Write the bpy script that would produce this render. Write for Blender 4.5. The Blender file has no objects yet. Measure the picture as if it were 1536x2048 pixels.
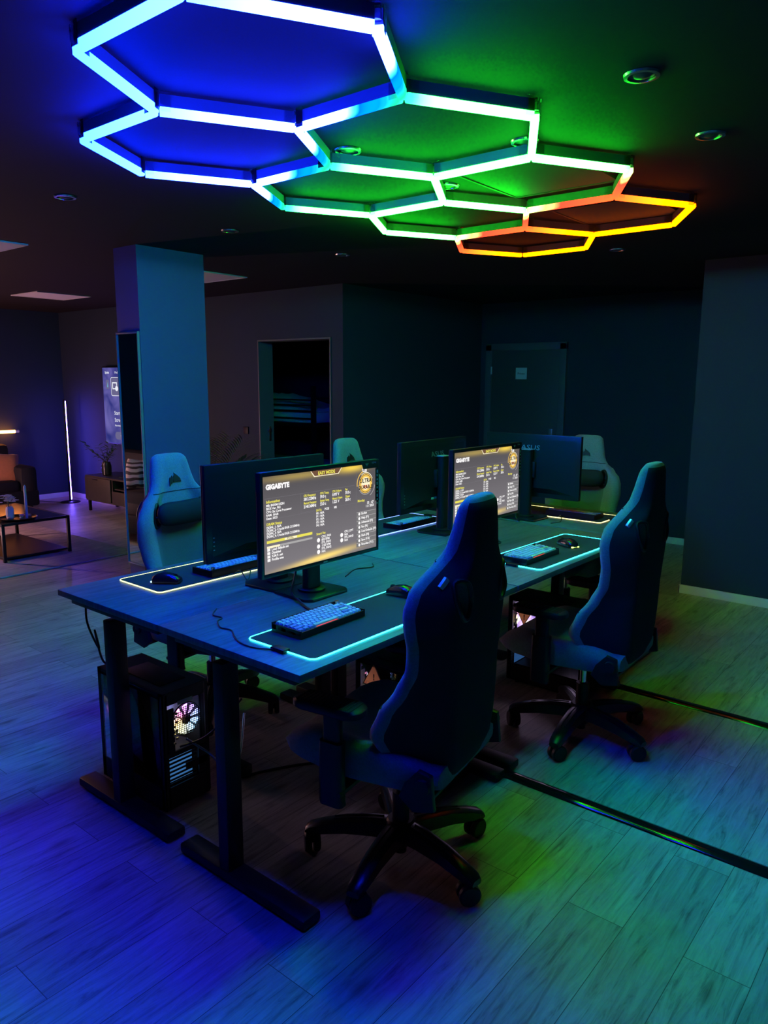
import bpy, bmesh, math, random
from mathutils import Matrix, Vector, Euler
random.seed(7)
PI = math.pi
SC = bpy.context.scene
COL = SC.collection

# ------------------------------------------------------------------ materials
MATS = {}
def newmat(name):
    m = bpy.data.materials.new(name); m.use_nodes = True
    nt = m.node_tree
    for n in list(nt.nodes): nt.nodes.remove(n)
    out = nt.nodes.new('ShaderNodeOutputMaterial')
    MATS[name] = m
    return m, nt, out
def N(nt, t, **kw):
    n = nt.nodes.new(t)
    for k, v in kw.items():
        if k.startswith('i_'):
            n.inputs[k[2:].replace('_', ' ')].default_value = v
        else: setattr(n, k, v)
    return n
def L(nt, a, ao, b, bi): nt.links.new(a.outputs[ao], b.inputs[bi])
def P(name, col, rough=.5, metal=0., spec=.5, noise=0., nscale=40., bump=0., bscale=200., sheen=0., trans=0., coat=0.):
    m, nt, out = newmat(name)
    b = N(nt, 'ShaderNodeBsdfPrincipled')
    b.inputs['Base Color'].default_value = (*col, 1); b.inputs['Roughness'].default_value = rough
    b.inputs['Metallic'].default_value = metal; b.inputs['Specular IOR Level'].default_value = spec
    if sheen: b.inputs['Sheen Weight'].default_value = sheen
    if trans: b.inputs['Transmission Weight'].default_value = trans
    if coat: b.inputs['Coat Weight'].default_value = coat
    L(nt, b, 'BSDF', out, 'Surface')
    if noise or bump:
        tc = N(nt, 'ShaderNodeTexCoord')
    if noise:
        nz = N(nt, 'ShaderNodeTexNoise'); nz.inputs['Scale'].default_value = nscale; nz.inputs['Detail'].default_value = 4
        L(nt, tc, 'Object', nz, 'Vector')
        mx = N(nt, 'ShaderNodeMix', data_type='RGBA'); 
        mx.inputs[6].default_value = (*[c*(1-noise) for c in col], 1); mx.inputs[7].default_value = (*[min(1, c*(1+noise)) for c in col], 1)
        L(nt, nz, 'Fac', mx, 0); nt.links.new(mx.outputs[2], b.inputs['Base Color'])
    if bump:
        n2 = N(nt, 'ShaderNodeTexNoise'); n2.inputs['Scale'].default_value = bscale; n2.inputs['Detail'].default_value = 3
        L(nt, tc, 'Object', n2, 'Vector')
        bp = N(nt, 'ShaderNodeBump'); bp.inputs['Strength'].default_value = bump; bp.inputs['Distance'].default_value = .002
        L(nt, n2, 'Fac', bp, 'Height'); L(nt, bp, 'Normal', b, 'Normal')
    return m
def EM(name, col, s=1.):
    m, nt, out = newmat(name)
    e = N(nt, 'ShaderNodeEmission'); e.inputs[0].default_value = (*col, 1); e.inputs[1].default_value = s
    L(nt, e, 0, out, 'Surface'); return m
def srgb(r, g, b):
    f = lambda c: (c/255/12.92) if c/255 <= .04045 else ((c/255+.055)/1.055)**2.4
    return (f(r), f(g), f(b))

P('wall_paint', (.017, .034, .062), .75, noise=.08, nscale=3, bump=.15, bscale=120)
P('ceiling_paint', (.021, .020, .022), .8, 0., .12, noise=.06, nscale=2, bump=.1, bscale=90)
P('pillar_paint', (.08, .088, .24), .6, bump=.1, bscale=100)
P('skirting_white', (.78, .78, .76), .45)
P('mirror_rim', (.22, .22, .23), .5)
P('black_metal', (.010, .010, .011), .45, 0., .3)
P('black_plastic', (.010, .010, .012), .45, 0., .25, bump=.05, bscale=300)
P('satin_black', (.010, .010, .012), .3)
P('gloss_black', (.01, .01, .011), .09)
P('rubber', (.012, .012, .012), .7)
P('chrome', (.75, .75, .77), .18, 1.)
P('steel_hinge', (.7, .7, .7), .3, 1.)
P('fabric_grey', (.145, .175, .19), .95, noise=.38, nscale=150, bump=.8, bscale=420, sheen=.15)
P('fabric_panel', (.085, .11, .115), .95, noise=.15, nscale=170, bump=.6, bscale=500, sheen=.1)
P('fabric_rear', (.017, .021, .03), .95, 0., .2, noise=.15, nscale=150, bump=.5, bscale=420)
P('fabric_dark', (.022, .022, .025), .85, bump=.4, bscale=400)
P('pillow_black', (.016, .017, .02), .8, 0., .2, bump=.2, bscale=120)
P('tab_white', (.85, .85, .8), .8)
P('emblem_black', (.006, .006, .007), .6)
P('keycap_pale', (.56, .58, .62), .45)
P('keycap_blue', (.16, .22, .42), .45)
P('keycap_accent', (.62, .66, .42), .45)
P('pad_cloth', (.02, .028, .028), .9, noise=.2, nscale=300, bump=.3, bscale=700)
P('mouse_black', (.012, .012, .014), .22)
P('cable_black', (.012, .012, .013), .45)
P('monitor_back', (.008, .0085, .01), .36, bump=.05, bscale=500)
P('logo_grey', (.34, .36, .38), .35, .6)
P('sticker_blue', (.10, .22, .6), .4)
P('sticker_white', (.75, .75, .75), .5)
P('sign_paper', (.62, .63, .62), .6)
P('ink', (.02, .02, .02), .6)
P('door_paint', (.07, .073, .08), .5)
P('frame_paint', (.11, .115, .13), .5)
P('panel_white', (.72, .72, .72), .6)
P('panel_black', (.03, .03, .03), .7)
P('ring_metal', (.6, .6, .6), .25, 1.)
P('ring_inner', (.05, .05, .05), .4)
P('cabinet', (.055, .048, .044), .5, noise=.2, nscale=12)
P('cabinet_dark', (.01, .01, .01), .6)
P('leaf', (.05, .12, .045), .5)
P('leaf_dark', (.13, .2, .12), .55)
P('stem', (.06, .07, .03), .6)
P('vase_dark', (.03, .03, .03), .15)
P('pot_black', (.03, .028, .027), .5)
P('soil', (.03, .02, .015), .9)
P('sofa_cloth', (.008, .008, .010), .8, bump=.4, bscale=200)
P('cushion_velvet', (.62, .22, .07), .6, sheen=.5, noise=.15, nscale=25)
P('candle', (.75, .74, .78), .5)
P('vase_white', (.75, .73, .76), .4)
P('flower', (.7, .68, .74), .7)
P('plate_black', (.015, .015, .015), .3)
P('stone_pink', (.75, .5, .45), .6)
P('duvet', (.85, .87, .88), .85, bump=.5, bscale=30)
P('acrylic_dummy', (.4, .42, .45), .2)
P('housing', (.10, .105, .12), .5)
P('pcb', (.03, .034, .04), .5)
P('gpu_grey', (.22, .2, .24), .35, .5)
def backlit(name, col):
    m, nt, out = newmat(name)
    d = N(nt, 'ShaderNodeBsdfDiffuse'); d.inputs[0].default_value = (*col, 1); t = N(nt, 'ShaderNodeBsdfTranslucent'); t.inputs[0].default_value = (*col, 1)
    mx = N(nt, 'ShaderNodeMixShader'); mx.inputs[0].default_value = .6; L(nt, d, 0, mx, 1); L(nt, t, 0, mx, 2); L(nt, mx, 0, out, 'Surface')
backlit('caution_orange', (.85, .36, .12))
backlit('caution_white', (.9, .88, .86))
P('power_brick', (.02, .02, .02), .5)
P('gold_contact', (.5, .45, .35), .3, .8)

def glassy(name, col, rough=.02, alpha=.35):
    m, nt, out = newmat(name)
    t = N(nt, 'ShaderNodeBsdfTransparent'); t.inputs[0].default_value = (*col, 1)
    g = N(nt, 'ShaderNodeBsdfGlossy'); g.inputs['Roughness'].default_value = rough; g.inputs[0].default_value = (.9, .9, .9, 1)
    mx = N(nt, 'ShaderNodeMixShader'); f = N(nt, 'ShaderNodeFresnel'); f.inputs[0].default_value = 1.45
    L(nt, f, 0, mx, 0); L(nt, t, 0, mx, 1); L(nt, g, 0, mx, 2); L(nt, mx, 0, out, 'Surface')
    return m
glassy('tinted_glass', (.72, .72, .76))
glassy('clear_acrylic', (.96, .97, .98), .08)
glassy('table_glass', (.35, .3, .3))
def mirror_mat():
    m, nt, out = newmat('mirror_glass')
    g = N(nt, 'ShaderNodeBsdfGlossy'); g.inputs['Roughness'].default_value = .01; g.inputs[0].default_value = (.75, .75, .76, 1)
    L(nt, g, 0, out, 'Surface')
mirror_mat()

def wood_floor():
    m, nt, out = newmat('oak_planks')
    b = N(nt, 'ShaderNodeBsdfPrincipled')
    tc = N(nt, 'ShaderNodeTexCoord')
    br = N(nt, 'ShaderNodeTexBrick'); br.offset = .37; br.offset_frequency = 2
    br.inputs['Scale'].default_value = 1.; br.inputs['Mortar Size'].default_value = .0013; br.inputs['Mortar Smooth'].default_value = .3
    br.inputs['Bias'].default_value = 0.; br.inputs['Brick Width'].default_value = 1.28; br.inputs['Row Height'].default_value = .185
    br.inputs['Color1'].default_value = (0, 0, 0, 1); br.inputs['Color2'].default_value = (1, 1, 1, 1); br.inputs['Mortar'].default_value = (.5, .5, .5, 1)
    L(nt, tc, 'Object', br, 'Vector')
    # per plank shift for the grain
    sep = N(nt, 'ShaderNodeSeparateColor'); L(nt, br, 'Color', sep, 0)
    mp = N(nt, 'ShaderNodeMapping'); mp.inputs['Scale'].default_value = (1.6, 17., 1.)
    L(nt, tc, 'Object', mp, 'Vector')
    add = N(nt, 'ShaderNodeVectorMath', operation='ADD'); cmb = N(nt, 'ShaderNodeCombineXYZ')
    ml = N(nt, 'ShaderNodeMath', operation='MULTIPLY'); ml.inputs[1].default_value = 37.
    L(nt, sep, 0, ml, 0); L(nt, ml, 0, cmb, 'X'); L(nt, ml, 0, cmb, 'Z'); L(nt, mp, 0, add, 0); L(nt, cmb, 0, add, 1)
    n1 = N(nt, 'ShaderNodeTexNoise'); n1.inputs['Scale'].default_value = 2.2; n1.inputs['Detail'].default_value = 8; n1.inputs['Roughness'].default_value = .68; n1.inputs['Distortion'].default_value = 1.1
    L(nt, add, 0, n1, 'Vector')
    r1 = N(nt, 'ShaderNodeValToRGB')
    cr = r1.color_ramp; cr.elements[0].position = .28; cr.elements[0].color = (.16, .135, .115, 1); cr.elements[1].position = .66; cr.elements[1].color = (.66, .59, .52, 1)
    e = cr.elements.new(.46); e.color = (.49, .43, .37, 1)
    L(nt, n1, 'Fac', r1, 0)
    # knots
    mk = N(nt, 'ShaderNodeMapping'); mk.inputs['Scale'].default_value = (2.2, 6.5, 1.); L(nt, tc, 'Object', mk, 'Vector')
    vk = N(nt, 'ShaderNodeTexVoronoi'); vk.inputs['Scale'].default_value = 1.; L(nt, mk, 0, vk, 'Vector')
    rk = N(nt, 'ShaderNodeValToRGB'); rk.color_ramp.elements[0].position = .035; rk.color_ramp.elements[0].color = (.3, .26, .24, 1); rk.color_ramp.elements[1].position = .16; rk.color_ramp.elements[1].color = (1, 1, 1, 1)
    L(nt, vk, 'Distance', rk, 0)
    m1 = N(nt, 'ShaderNodeMix', data_type='RGBA', blend_type='MULTIPLY'); m1.inputs[0].default_value = .8
    nt.links.new(r1.outputs[0], m1.inputs[6]); nt.links.new(rk.outputs[0], m1.inputs[7])
    rp = N(nt, 'ShaderNodeMapRange'); rp.inputs['To Min'].default_value = .78; rp.inputs['To Max'].default_value = 1.12; L(nt, sep, 0, rp, 0)
    m2 = N(nt, 'ShaderNodeVectorMath', operation='SCALE'); nt.links.new(m1.outputs[2], m2.inputs[0]); L(nt, rp, 0, m2, 'Scale')
    m3 = N(nt, 'ShaderNodeMix', data_type='RGBA'); nt.links.new(br.outputs['Fac'], m3.inputs[0]); nt.links.new(m2.outputs[0], m3.inputs[6]); m3.inputs[7].default_value = (.12, .105, .09, 1)
    nt.links.new(m3.outputs[2], b.inputs['Base Color'])
    rr = N(nt, 'ShaderNodeMapRange'); rr.inputs['To Min'].default_value = .34; rr.inputs['To Max'].default_value = .5; L(nt, n1, 'Fac', rr, 0); L(nt, rr, 0, b, 'Roughness')
    b.inputs['Specular IOR Level'].default_value = .45
    bp = N(nt, 'ShaderNodeBump'); bp.inputs['Strength'].default_value = .25; bp.inputs['Distance'].default_value = .002
    L(nt, n1, 'Fac', bp, 'Height'); L(nt, bp, 0, b, 'Normal')
    L(nt, b, 0, out, 'Surface')
wood_floor()
def desk_mat():
    m, nt, out = newmat('desk_laminate')
    b = N(nt, 'ShaderNodeBsdfPrincipled'); tc = N(nt, 'ShaderNodeTexCoord')
    mp = N(nt, 'ShaderNodeMapping'); mp.inputs['Scale'].default_value = (2.5, 26, 2.5); L(nt, tc, 'Object', mp, 0)
    n = N(nt, 'ShaderNodeTexNoise'); n.inputs['Scale'].default_value = 2.; n.inputs['Detail'].default_value = 9; n.inputs['Roughness'].default_value = .7; n.inputs['Distortion'].default_value = .6
    L(nt, mp, 0, n, 'Vector')
    r = N(nt, 'ShaderNodeValToRGB'); r.color_ramp.elements[0].position = .3; r.color_ramp.elements[0].color = (.045, .062, .07, 1); r.color_ramp.elements[1].position = .7; r.color_ramp.elements[1].color = (.13, .165, .18, 1)
    L(nt, n, 'Fac', r, 0); L(nt, r, 0, b, 'Base Color'); b.inputs['Roughness'].default_value = .48
    bp = N(nt, 'ShaderNodeBump'); bp.inputs['Strength'].default_value = .15; bp.inputs['Distance'].default_value = .001; L(nt, n, 'Fac', bp, 'Height'); L(nt, bp, 0, b, 'Normal')
    L(nt, b, 0, out, 'Surface')
desk_mat()
def rug_mat():
    m, nt, out = newmat('rug_weave')
    b = N(nt, 'ShaderNodeBsdfPrincipled'); tc = N(nt, 'ShaderNodeTexCoord')
    mp = N(nt, 'ShaderNodeMapping'); mp.inputs['Scale'].default_value = (3, 9, 1); L(nt, tc, 'Object', mp, 0)
    n = N(nt, 'ShaderNodeTexNoise'); n.inputs['Scale'].default_value = 1.7; n.inputs['Detail'].default_value = 8; n.inputs['Roughness'].default_value = .7
    L(nt, mp, 0, n, 'Vector')
    r = N(nt, 'ShaderNodeValToRGB'); r.color_ramp.elements[0].position = .3; r.color_ramp.elements[0].color = (.42, .33, .31, 1); r.color_ramp.elements[1].position = .7; r.color_ramp.elements[1].color = (.85, .70, .65, 1)
    L(nt, n, 'Fac', r, 0); L(nt, r, 0, b, 'Base Color'); b.inputs['Roughness'].default_value = .95
    L(nt, b, 0, out, 'Surface')
rug_mat()
def zebra_mat():
    m, nt, out = newmat('zebra_cloth')
    b = N(nt, 'ShaderNodeBsdfPrincipled'); tc = N(nt, 'ShaderNodeTexCoord')
    w = N(nt, 'ShaderNodeTexWave'); w.inputs['Scale'].default_value = 5.; w.inputs['Distortion'].default_value = 5.; w.inputs['Detail'].default_value = 1.
    w.bands_direction = 'Y'
    L(nt, tc, 'Object', w, 'Vector')
    r = N(nt, 'ShaderNodeValToRGB'); r.color_ramp.elements[0].position = .38; r.color_ramp.elements[0].color = (.02, .02, .02, 1); r.color_ramp.elements[1].position = .46; r.color_ramp.elements[1].color = (.6, .55, .5, 1)
    L(nt, w, 'Fac', r, 0); L(nt, r, 0, b, 'Base Color'); b.inputs['Roughness'].default_value = .8; L(nt, b, 0, out, 'Surface')
zebra_mat()

# LED hexagon: a colour chase that runs along one direction of the grid
LED = 1.28
def hex_led():
    m, nt, out = newmat('led_diffuser')
    g = N(nt, 'ShaderNodeNewGeometry'); d = N(nt, 'ShaderNodeVectorMath', operation='DOT_PRODUCT')
    d.inputs[1].default_value = (.866/.84, -.5/.84, 0); L(nt, g, 'Position', d, 0)
    mr = N(nt, 'ShaderNodeMapRange'); mr.inputs['From Min'].default_value = -.2; mr.inputs['From Max'].default_value = 3.8; nt.links.new(d.outputs['Value'], mr.inputs[0])
    stops = [(-.2, (.12, 1.3, 150)), (.25, (.4, 2.2, 165)), (.6, (1.2, 3, 185)), (.93, (1.5, 3.5, 185)), (.965, (0, .14, 8)), (1.03, (0, .3, 2.2)), (1.06, (.01, .6, .25)), (1.12, (.1, 6, .8)),
             (1.2, (.8, 66, 1.6)), (2.36, (.9, 70, 1.4)), (2.44, (.4, 10, .5)), (2.50, (.7, .8, .2)), (2.54, (4, .1, .05)), (2.75, (5, .26, .04)), (2.9, (6, .6, .02)), (3.05, (6.5, .85, 0)), (3.8, (6.5, .9, 0))]
    rc = N(nt, 'ShaderNodeValToRGB'); rs = N(nt, 'ShaderNodeValToRGB')
    def fill(rmp, vals):
        els = rmp.color_ramp.elements
        while len(els) < len(vals): els.new(.5)
        for i, (p, c) in enumerate(vals):
            els[i].position = p
        for i, (p, c) in enumerate(vals): els[i].color = c
    S = 185.
    fill(rc, [((c+.2)/4., (*[v/max(col) for v in col], 1)) for c, col in stops])
    fill(rs, [((c+.2)/4., (max(col)/S,)*3+(1,)) for c, col in stops])
    L(nt, mr, 0, rc, 0); L(nt, mr, 0, rs, 0)
    ml = N(nt, 'ShaderNodeMath', operation='MULTIPLY'); ml.inputs[1].default_value = S*LED
    L(nt, rs, 0, ml, 0)
    e = N(nt, 'ShaderNodeEmission'); L(nt, rc, 0, e, 0); L(nt, ml, 0, e, 1); L(nt, e, 0, out, 'Surface')
hex_led()
def hue_led(name, s=3., scale=14., white=.25):
    m, nt, out = newmat(name)
    tc = N(nt, 'ShaderNodeTexCoord'); sep = N(nt, 'ShaderNodeSeparateXYZ'); L(nt, tc, 'Object', sep, 0)
    at = N(nt, 'ShaderNodeMath', operation='ARCTAN2'); L(nt, sep, 'Z', at, 0); L(nt, sep, 'X', at, 1)
    mu = N(nt, 'ShaderNodeMath', operation='MULTIPLY_ADD'); mu.inputs[1].default_value = 1/(2*PI); mu.inputs[2].default_value = .5; L(nt, at, 0, mu, 0)
    hs = N(nt, 'ShaderNodeValToRGB'); hs.color_ramp.interpolation = 'LINEAR'
    els = hs.color_ramp.elements
    vals = [(0., (.9, .55, .2)), (.18, (.75, .8, .35)), (.36, (.3, .6, 1.)), (.55, (.25, .35, 1.)), (.72, (.55, .2, 1.)), (.88, (1., .2, .6)), (1., (.9, .55, .2))]
    while len(els) < len(vals): els.new(.5)
    for i, (p, c) in enumerate(vals): els[i].position = p
    for i, (p, c) in enumerate(vals): els[i].color = (*c, 1)
    L(nt, mu, 0, hs, 0)
    e = N(nt, 'ShaderNodeEmission'); e.inputs[1].default_value = s; L(nt, hs, 0, e, 0); L(nt, e, 0, out, 'Surface')
hue_led('fan_led', 7.)
EM('led_cyan', (.03, .9, 1.), 9.)
EM('led_cream', (.9, 1., .42), 2.2)
EM('led_blue', (.16, .26, 1.), 4.5)
EM('led_amber', (1., .82, .3), 3.2)
EM('led_lime', (.75, 1., .15), 5.)
EM('led_ice', (.4, .75, 1.), 4.)
EM('led_purple', (.15, .08, 1.), 75.)
EM('fill_pink', (1., .50, .54), 430.)  # glow of the unseen lamp added to the lounge
EM('led_orange', (1., .28, .055), 20.)
EM('led_red', (1., .03, .05), 1.5)
EM('led_white', (.85, .9, 1.), 5.)

def glow_mat():  # mottled glow for the plates added inside the towers
    m, nt, out = newmat('case_glow')
    tc = N(nt, 'ShaderNodeTexCoord'); n = N(nt, 'ShaderNodeTexNoise'); n.inputs['Scale'].default_value = 9.; n.inputs['Distortion'].default_value = 1.5; L(nt, tc, 'Object', n, 0)
    r = N(nt, 'ShaderNodeValToRGB'); r.color_ramp.elements[0].position = .36; r.color_ramp.elements[0].color = (.16, .08, .32, 1); r.color_ramp.elements[1].position = .64; r.color_ramp.elements[1].color = (1., .85, .7, 1)
    e2 = r.color_ramp.elements.new(.5); e2.color = (.55, .36, .8, 1)
    L(nt, n, 'Fac', r, 0); e = N(nt, 'ShaderNodeEmission'); e.inputs[1].default_value = 3.2; L(nt, r, 0, e, 0); L(nt, e, 0, out, 'Surface')
glow_mat()
EM('vent_glow', (.08, .3, .75), .45)
EM('scr_white', (1., .98, .98), 1.0)
EM('scr_yellow', (.9, .82, .12), .95)
EM('scr_line', (.17, .16, .18), 1.)
EM('scr_grey', (.42, .41, .41), 1.)
EM('scr_btn', (.2, .195, .2), 1.)
EM('scr_dark', (.03, .025, .02), 1.)
EM('scr_brown', (.17, .085, .05), 1.)
EM('scr_gold', (1., .62, .12), 1.05)
EM('scr_cream', (1., .9, .62), 1.05)
EM('scr_redg', (.9, .14, .04), 1.)
EM('tv_white', (.9, .92, 1.), .95)
EM('tv_card', (.14, .13, .26), 1.)
EM('tv_cyan', (.2, .55, .8), .8)
def screen_bg(name, W, Hh):
    m, nt, out = newmat(name)
    tc = N(nt, 'ShaderNodeTexCoord'); sep = N(nt, 'ShaderNodeSeparateXYZ'); L(nt, tc, 'Object', sep, 0)
    def val(op, a, b=None, c=None):
        n = N(nt, 'ShaderNodeMath', operation=op)
        for i, x in enumerate((a, b, c)):
            if x is None: continue
            if isinstance(x, (int, float)): n.inputs[i].default_value = x
            else: nt.links.new(x, n.inputs[i])
        return n.outputs[0]
    u = val('MULTIPLY_ADD', sep.outputs['X'], 1/W, .5); v = val('MULTIPLY_ADD', sep.outputs['Z'], 1/Hh, .5)
    def gauss(u0, su, v0, sv, tilt=0.):
        a = val('POWER', val('ABSOLUTE', val('MULTIPLY', val('SUBTRACT', u, u0), 1/su)), 2.)
        vv = val('SUBTRACT', v, val('MULTIPLY_ADD', val('SUBTRACT', u, u0), tilt, v0))
        b2 = val('POWER', val('ABSOLUTE', val('MULTIPLY', vv, 1/sv)), 2.)
        return val('EXPONENT', val('MULTIPLY', val('ADD', a, b2), -1.))
    ga = gauss(.48, .3, .035, .035, .09); gb = gauss(.76, .13, .985, .05); gc = gauss(.3, .3, .97, .04)
    gs = val('ADD', val('ADD', ga, gb), val('MULTIPLY', gc, .35))
    mr = N(nt, 'ShaderNodeMapRange'); mr.inputs['From Min'].default_value = 0; mr.inputs['From Max'].default_value = 1; mr.inputs['To Min'].default_value = .22; mr.inputs['To Max'].default_value = .09
    nt.links.new(v, mr.inputs[0])
    base = N(nt, 'ShaderNodeVectorMath', operation='SCALE'); base.inputs[0].default_value = (1., .93, 1.02); L(nt, mr, 0, base, 'Scale')
    gold = N(nt, 'ShaderNodeVectorMath', operation='SCALE'); gold.inputs[0].default_value = (.85, .58, .0); nt.links.new(gs, gold.inputs['Scale'])
    ad = N(nt, 'ShaderNodeVectorMath', operation='ADD'); L(nt, base, 0, ad, 0); L(nt, gold, 0, ad, 1)
    e = N(nt, 'ShaderNodeEmission'); L(nt, ad, 0, e, 0); L(nt, e, 0, out, 'Surface')
screen_bg('scr_bg', .615, .35)
def tv_bg():
    m, nt, out = newmat('tv_bg')
    tc = N(nt, 'ShaderNodeTexCoord'); n = N(nt, 'ShaderNodeTexNoise'); n.inputs['Scale'].default_value = 2.2; n.inputs['Distortion'].default_value = 2.; L(nt, tc, 'Object', n, 0)
    r = N(nt, 'ShaderNodeValToRGB'); r.color_ramp.elements[0].position = .35; r.color_ramp.elements[0].color = (.025, .03, .20, 1); r.color_ramp.elements[1].position = .7; r.color_ramp.elements[1].color = (.15, .13, .42, 1)
    L(nt, n, 'Fac', r, 0); e = N(nt, 'ShaderNodeEmission'); L(nt, r, 0, e, 0); L(nt, e, 0, out, 'Surface')
tv_bg()

# ------------------------------------------------------------------ mesh builder
class MB:
    def __init__(s): s.bm = bmesh.new(); s.mats = []
    def mi(s, m):
        if m is None: return 0
        if m not in s.mats: s.mats.append(m)
        return s.mats.index(m)
    def _add(s, vs, fs, m=None, M=None):
        i = s.mi(m); vv = [s.bm.verts.new((M @ Vector(v)) if M else v) for v in vs]
        out = []
        for f in fs:
            try:
                ff = s.bm.faces.new([vv[k] for k in f]); ff.material_index = i; out.append(ff)
            except ValueError: pass
        return vv, out
    def box(s, c, d, bev=0., m=None, M=None, seg=2):
        x, y, z = d[0]/2, d[1]/2, d[2]/2
        vs = [(c[0]+a*x, c[1]+b*y, c[2]+e*z) for a in (-1, 1) for b in (-1, 1) for e in (-1, 1)]
        fs = [(0, 1, 3, 2), (4, 6, 7, 5), (0, 4, 5, 1), (2, 3, 7, 6), (0, 2, 6, 4), (1, 5, 7, 3)]
        vv, ff = s._add(vs, fs, m, M)
        if bev:
            es = list({e for f in ff for e in f.edges})
            r = bmesh.ops.bevel(s.bm, geom=es, offset=bev, segments=seg, profile=.5, affect='EDGES')
            for f in r['faces']: f.material_index = s.mi(m)
        return s
    def rings(s, rs, m=None, cap=True, M=None, closed=False):
        n = len(rs[0]); vs = [p for r in rs for p in r]; fs = []
        k = len(rs)
        for j in range(k if closed else k-1):
            a = j*n; b = ((j+1) % k)*n
            for i in range(n): fs.append((a+i, a+(i+1) % n, b+(i+1) % n, b+i))
        if cap and not closed: fs.append(tuple(range(n-1, -1, -1))); fs.append(tuple(range((k-1)*n, k*n)))
        s._add(vs, fs, m, M); return s
    def cyl(s, p0, p1, r0, r1=None, n=20, m=None, M=None):
        r1 = r0 if r1 is None else r1
        return s.tube([p0, p1], [r0, r1], n, m, M)
    def tube(s, pts, r, n=8, m=None, M=None, closed=False, sq=None):
        pts = [Vector(p) for p in pts]; k = len(pts); rs = []
        up = None
        for i, p in enumerate(pts):
            if closed: t = pts[(i+1) % k]-pts[i-1]
            else: t = pts[min(i+1, k-1)]-pts[max(i-1, 0)]
            t.normalize()
            if up is None:
                up = Vector((0, 0, 1)) if abs(t.z) < .9 else Vector((1, 0, 0))
            a = t.cross(up)
            if a.length < 1e-5: a = t.orthogonal()
            a.normalize(); b = a.cross(t); up = b
            rr = r[i] if isinstance(r, (list, tuple)) else r
            rs.append([p+(a*math.cos(2*PI*q/n)+b*math.sin(2*PI*q/n))*rr for q in range(n)])
        return s.rings(rs, m, True, M, closed)
    def lathe(s, prof, n=24, m=None, M=None):
        rs = [[(r*math.cos(2*PI*q/n), r*math.sin(2*PI*q/n), z) for q in range(n)] for r, z in prof]
        return s.rings(rs, m, True, M)
    def prism(s, poly, h, m=None, M=None, z0=0., bev=0.):
        n = len(poly)
        vs = [(x, y, z0) for x, y in poly]+[(x, y, z0+h) for x, y in poly]
        fs = [tuple(range(n-1, -1, -1)), tuple(range(n, 2*n))]+[(i, (i+1) % n, n+(i+1) % n, n+i) for i in range(n)]
        vv, ff = s._add(vs, fs, m, M)
        if bev:
            es = [e for e in {e for f in ff[:2] for e in f.edges}]
            r = bmesh.ops.bevel(s.bm, geom=es, offset=bev, segments=2, profile=.5, affect='EDGES')
            for f in r['faces']: f.material_index = s.mi(m)
        return s
    def poly(s, pts, m=None, M=None):
        s._add(pts, [tuple(range(len(pts)))], m, M); return s
    def sph(s, c, r, n=12, k=8, m=None, sc=(1, 1, 1), M=None):
        rs = []
        for j in range(1, k):
            th = PI*j/k
            rs.append([(c[0]+sc[0]*r*math.sin(th)*math.cos(2*PI*q/n), c[1]+sc[1]*r*math.sin(th)*math.sin(2*PI*q/n), c[2]-sc[2]*r*math.cos(th)) for q in range(n)])
        return s.rings(rs, m, True, M)
    def text(s, txt, size, x, y, m, M, align='LEFT', bold=0., z=.0004, sx=1.):
        vs, fs = text_mesh(txt, bold)
        w = max([v[0] for v in vs], default=0)
        ox = {'LEFT': 0, 'CENTER': -w*size*sx/2, 'RIGHT': -w*size*sx}[align]
        s._add([(x+ox+v[0]*size*sx, y+v[1]*size, z) for v in vs], fs, m, M); return s
    def build(s, name, mat=None, parent=None, smooth=40, label=None, kind=None):
        me = bpy.data.meshes.new(name)
        bmesh.ops.recalc_face_normals(s.bm, faces=s.bm.faces[:])
        s.bm.to_mesh(me); s.bm.free()
        ml = s.mats if s.mats and s.mats[0] is not None else []
        if not ml: ml = [mat]
        for k in ml: me.materials.append(MATS[k if k else mat])
        if smooth:
            for p in me.polygons: p.use_smooth = True
            me.set_sharp_from_angle(angle=math.radians(smooth))
        o = bpy.data.objects.new(name, me); COL.objects.link(o)
        if parent: o.parent = parent
        if label: o['label'] = label
        if kind: o['kind'] = kind
        return o
_TX = {}
def text_mesh(t, bold=0.):
    k = (t, bold)
    if k not in _TX:
        c = bpy.data.curves.new('glyphs', 'FONT'); c.body = t; c.size = 1.; c.offset = bold; c.resolution_u = 2
        o = bpy.data.objects.new('glyphs', c); COL.objects.link(o)
        dg = bpy.context.evaluated_depsgraph_get(); dg.update()
        me = bpy.data.meshes.new_from_object(o.evaluated_get(dg))
        _TX[k] = ([tuple(v.co) for v in me.vertices], [tuple(p.vertices) for p in me.polygons])
        bpy.data.objects.remove(o); bpy.data.curves.remove(c); bpy.data.meshes.remove(me)
    return _TX[k]
def T(x=0, y=0, z=0): return Matrix.Translation((x, y, z))
def RX(a): return Matrix.Rotation(a, 4, 'X')
def RY(a): return Matrix.Rotation(a, 4, 'Y')
def RZ(a): return Matrix.Rotation(a, 4, 'Z')
FACE_MY = RX(PI/2)                      # text plane xy -> xz plane facing -y
def empty(name, loc=(0, 0, 0), rz=0.):
    o = bpy.data.objects.new(name, None); COL.objects.link(o); o.location = loc; o.rotation_euler = (0, 0, rz)
    o.empty_display_size = .05
    return o
def tag(o, label, cat, group=None):
    o['label'] = label; o['category'] = cat
    if group: o['group'] = group
    return o
def struct(o): o['kind'] = 'structure'; return o
def dup(o, parent=None):
    c = o.copy(); COL.objects.link(c)
    if parent: c.parent = parent
    for ch in list(o.children): dup(ch, c)
    return c
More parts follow.
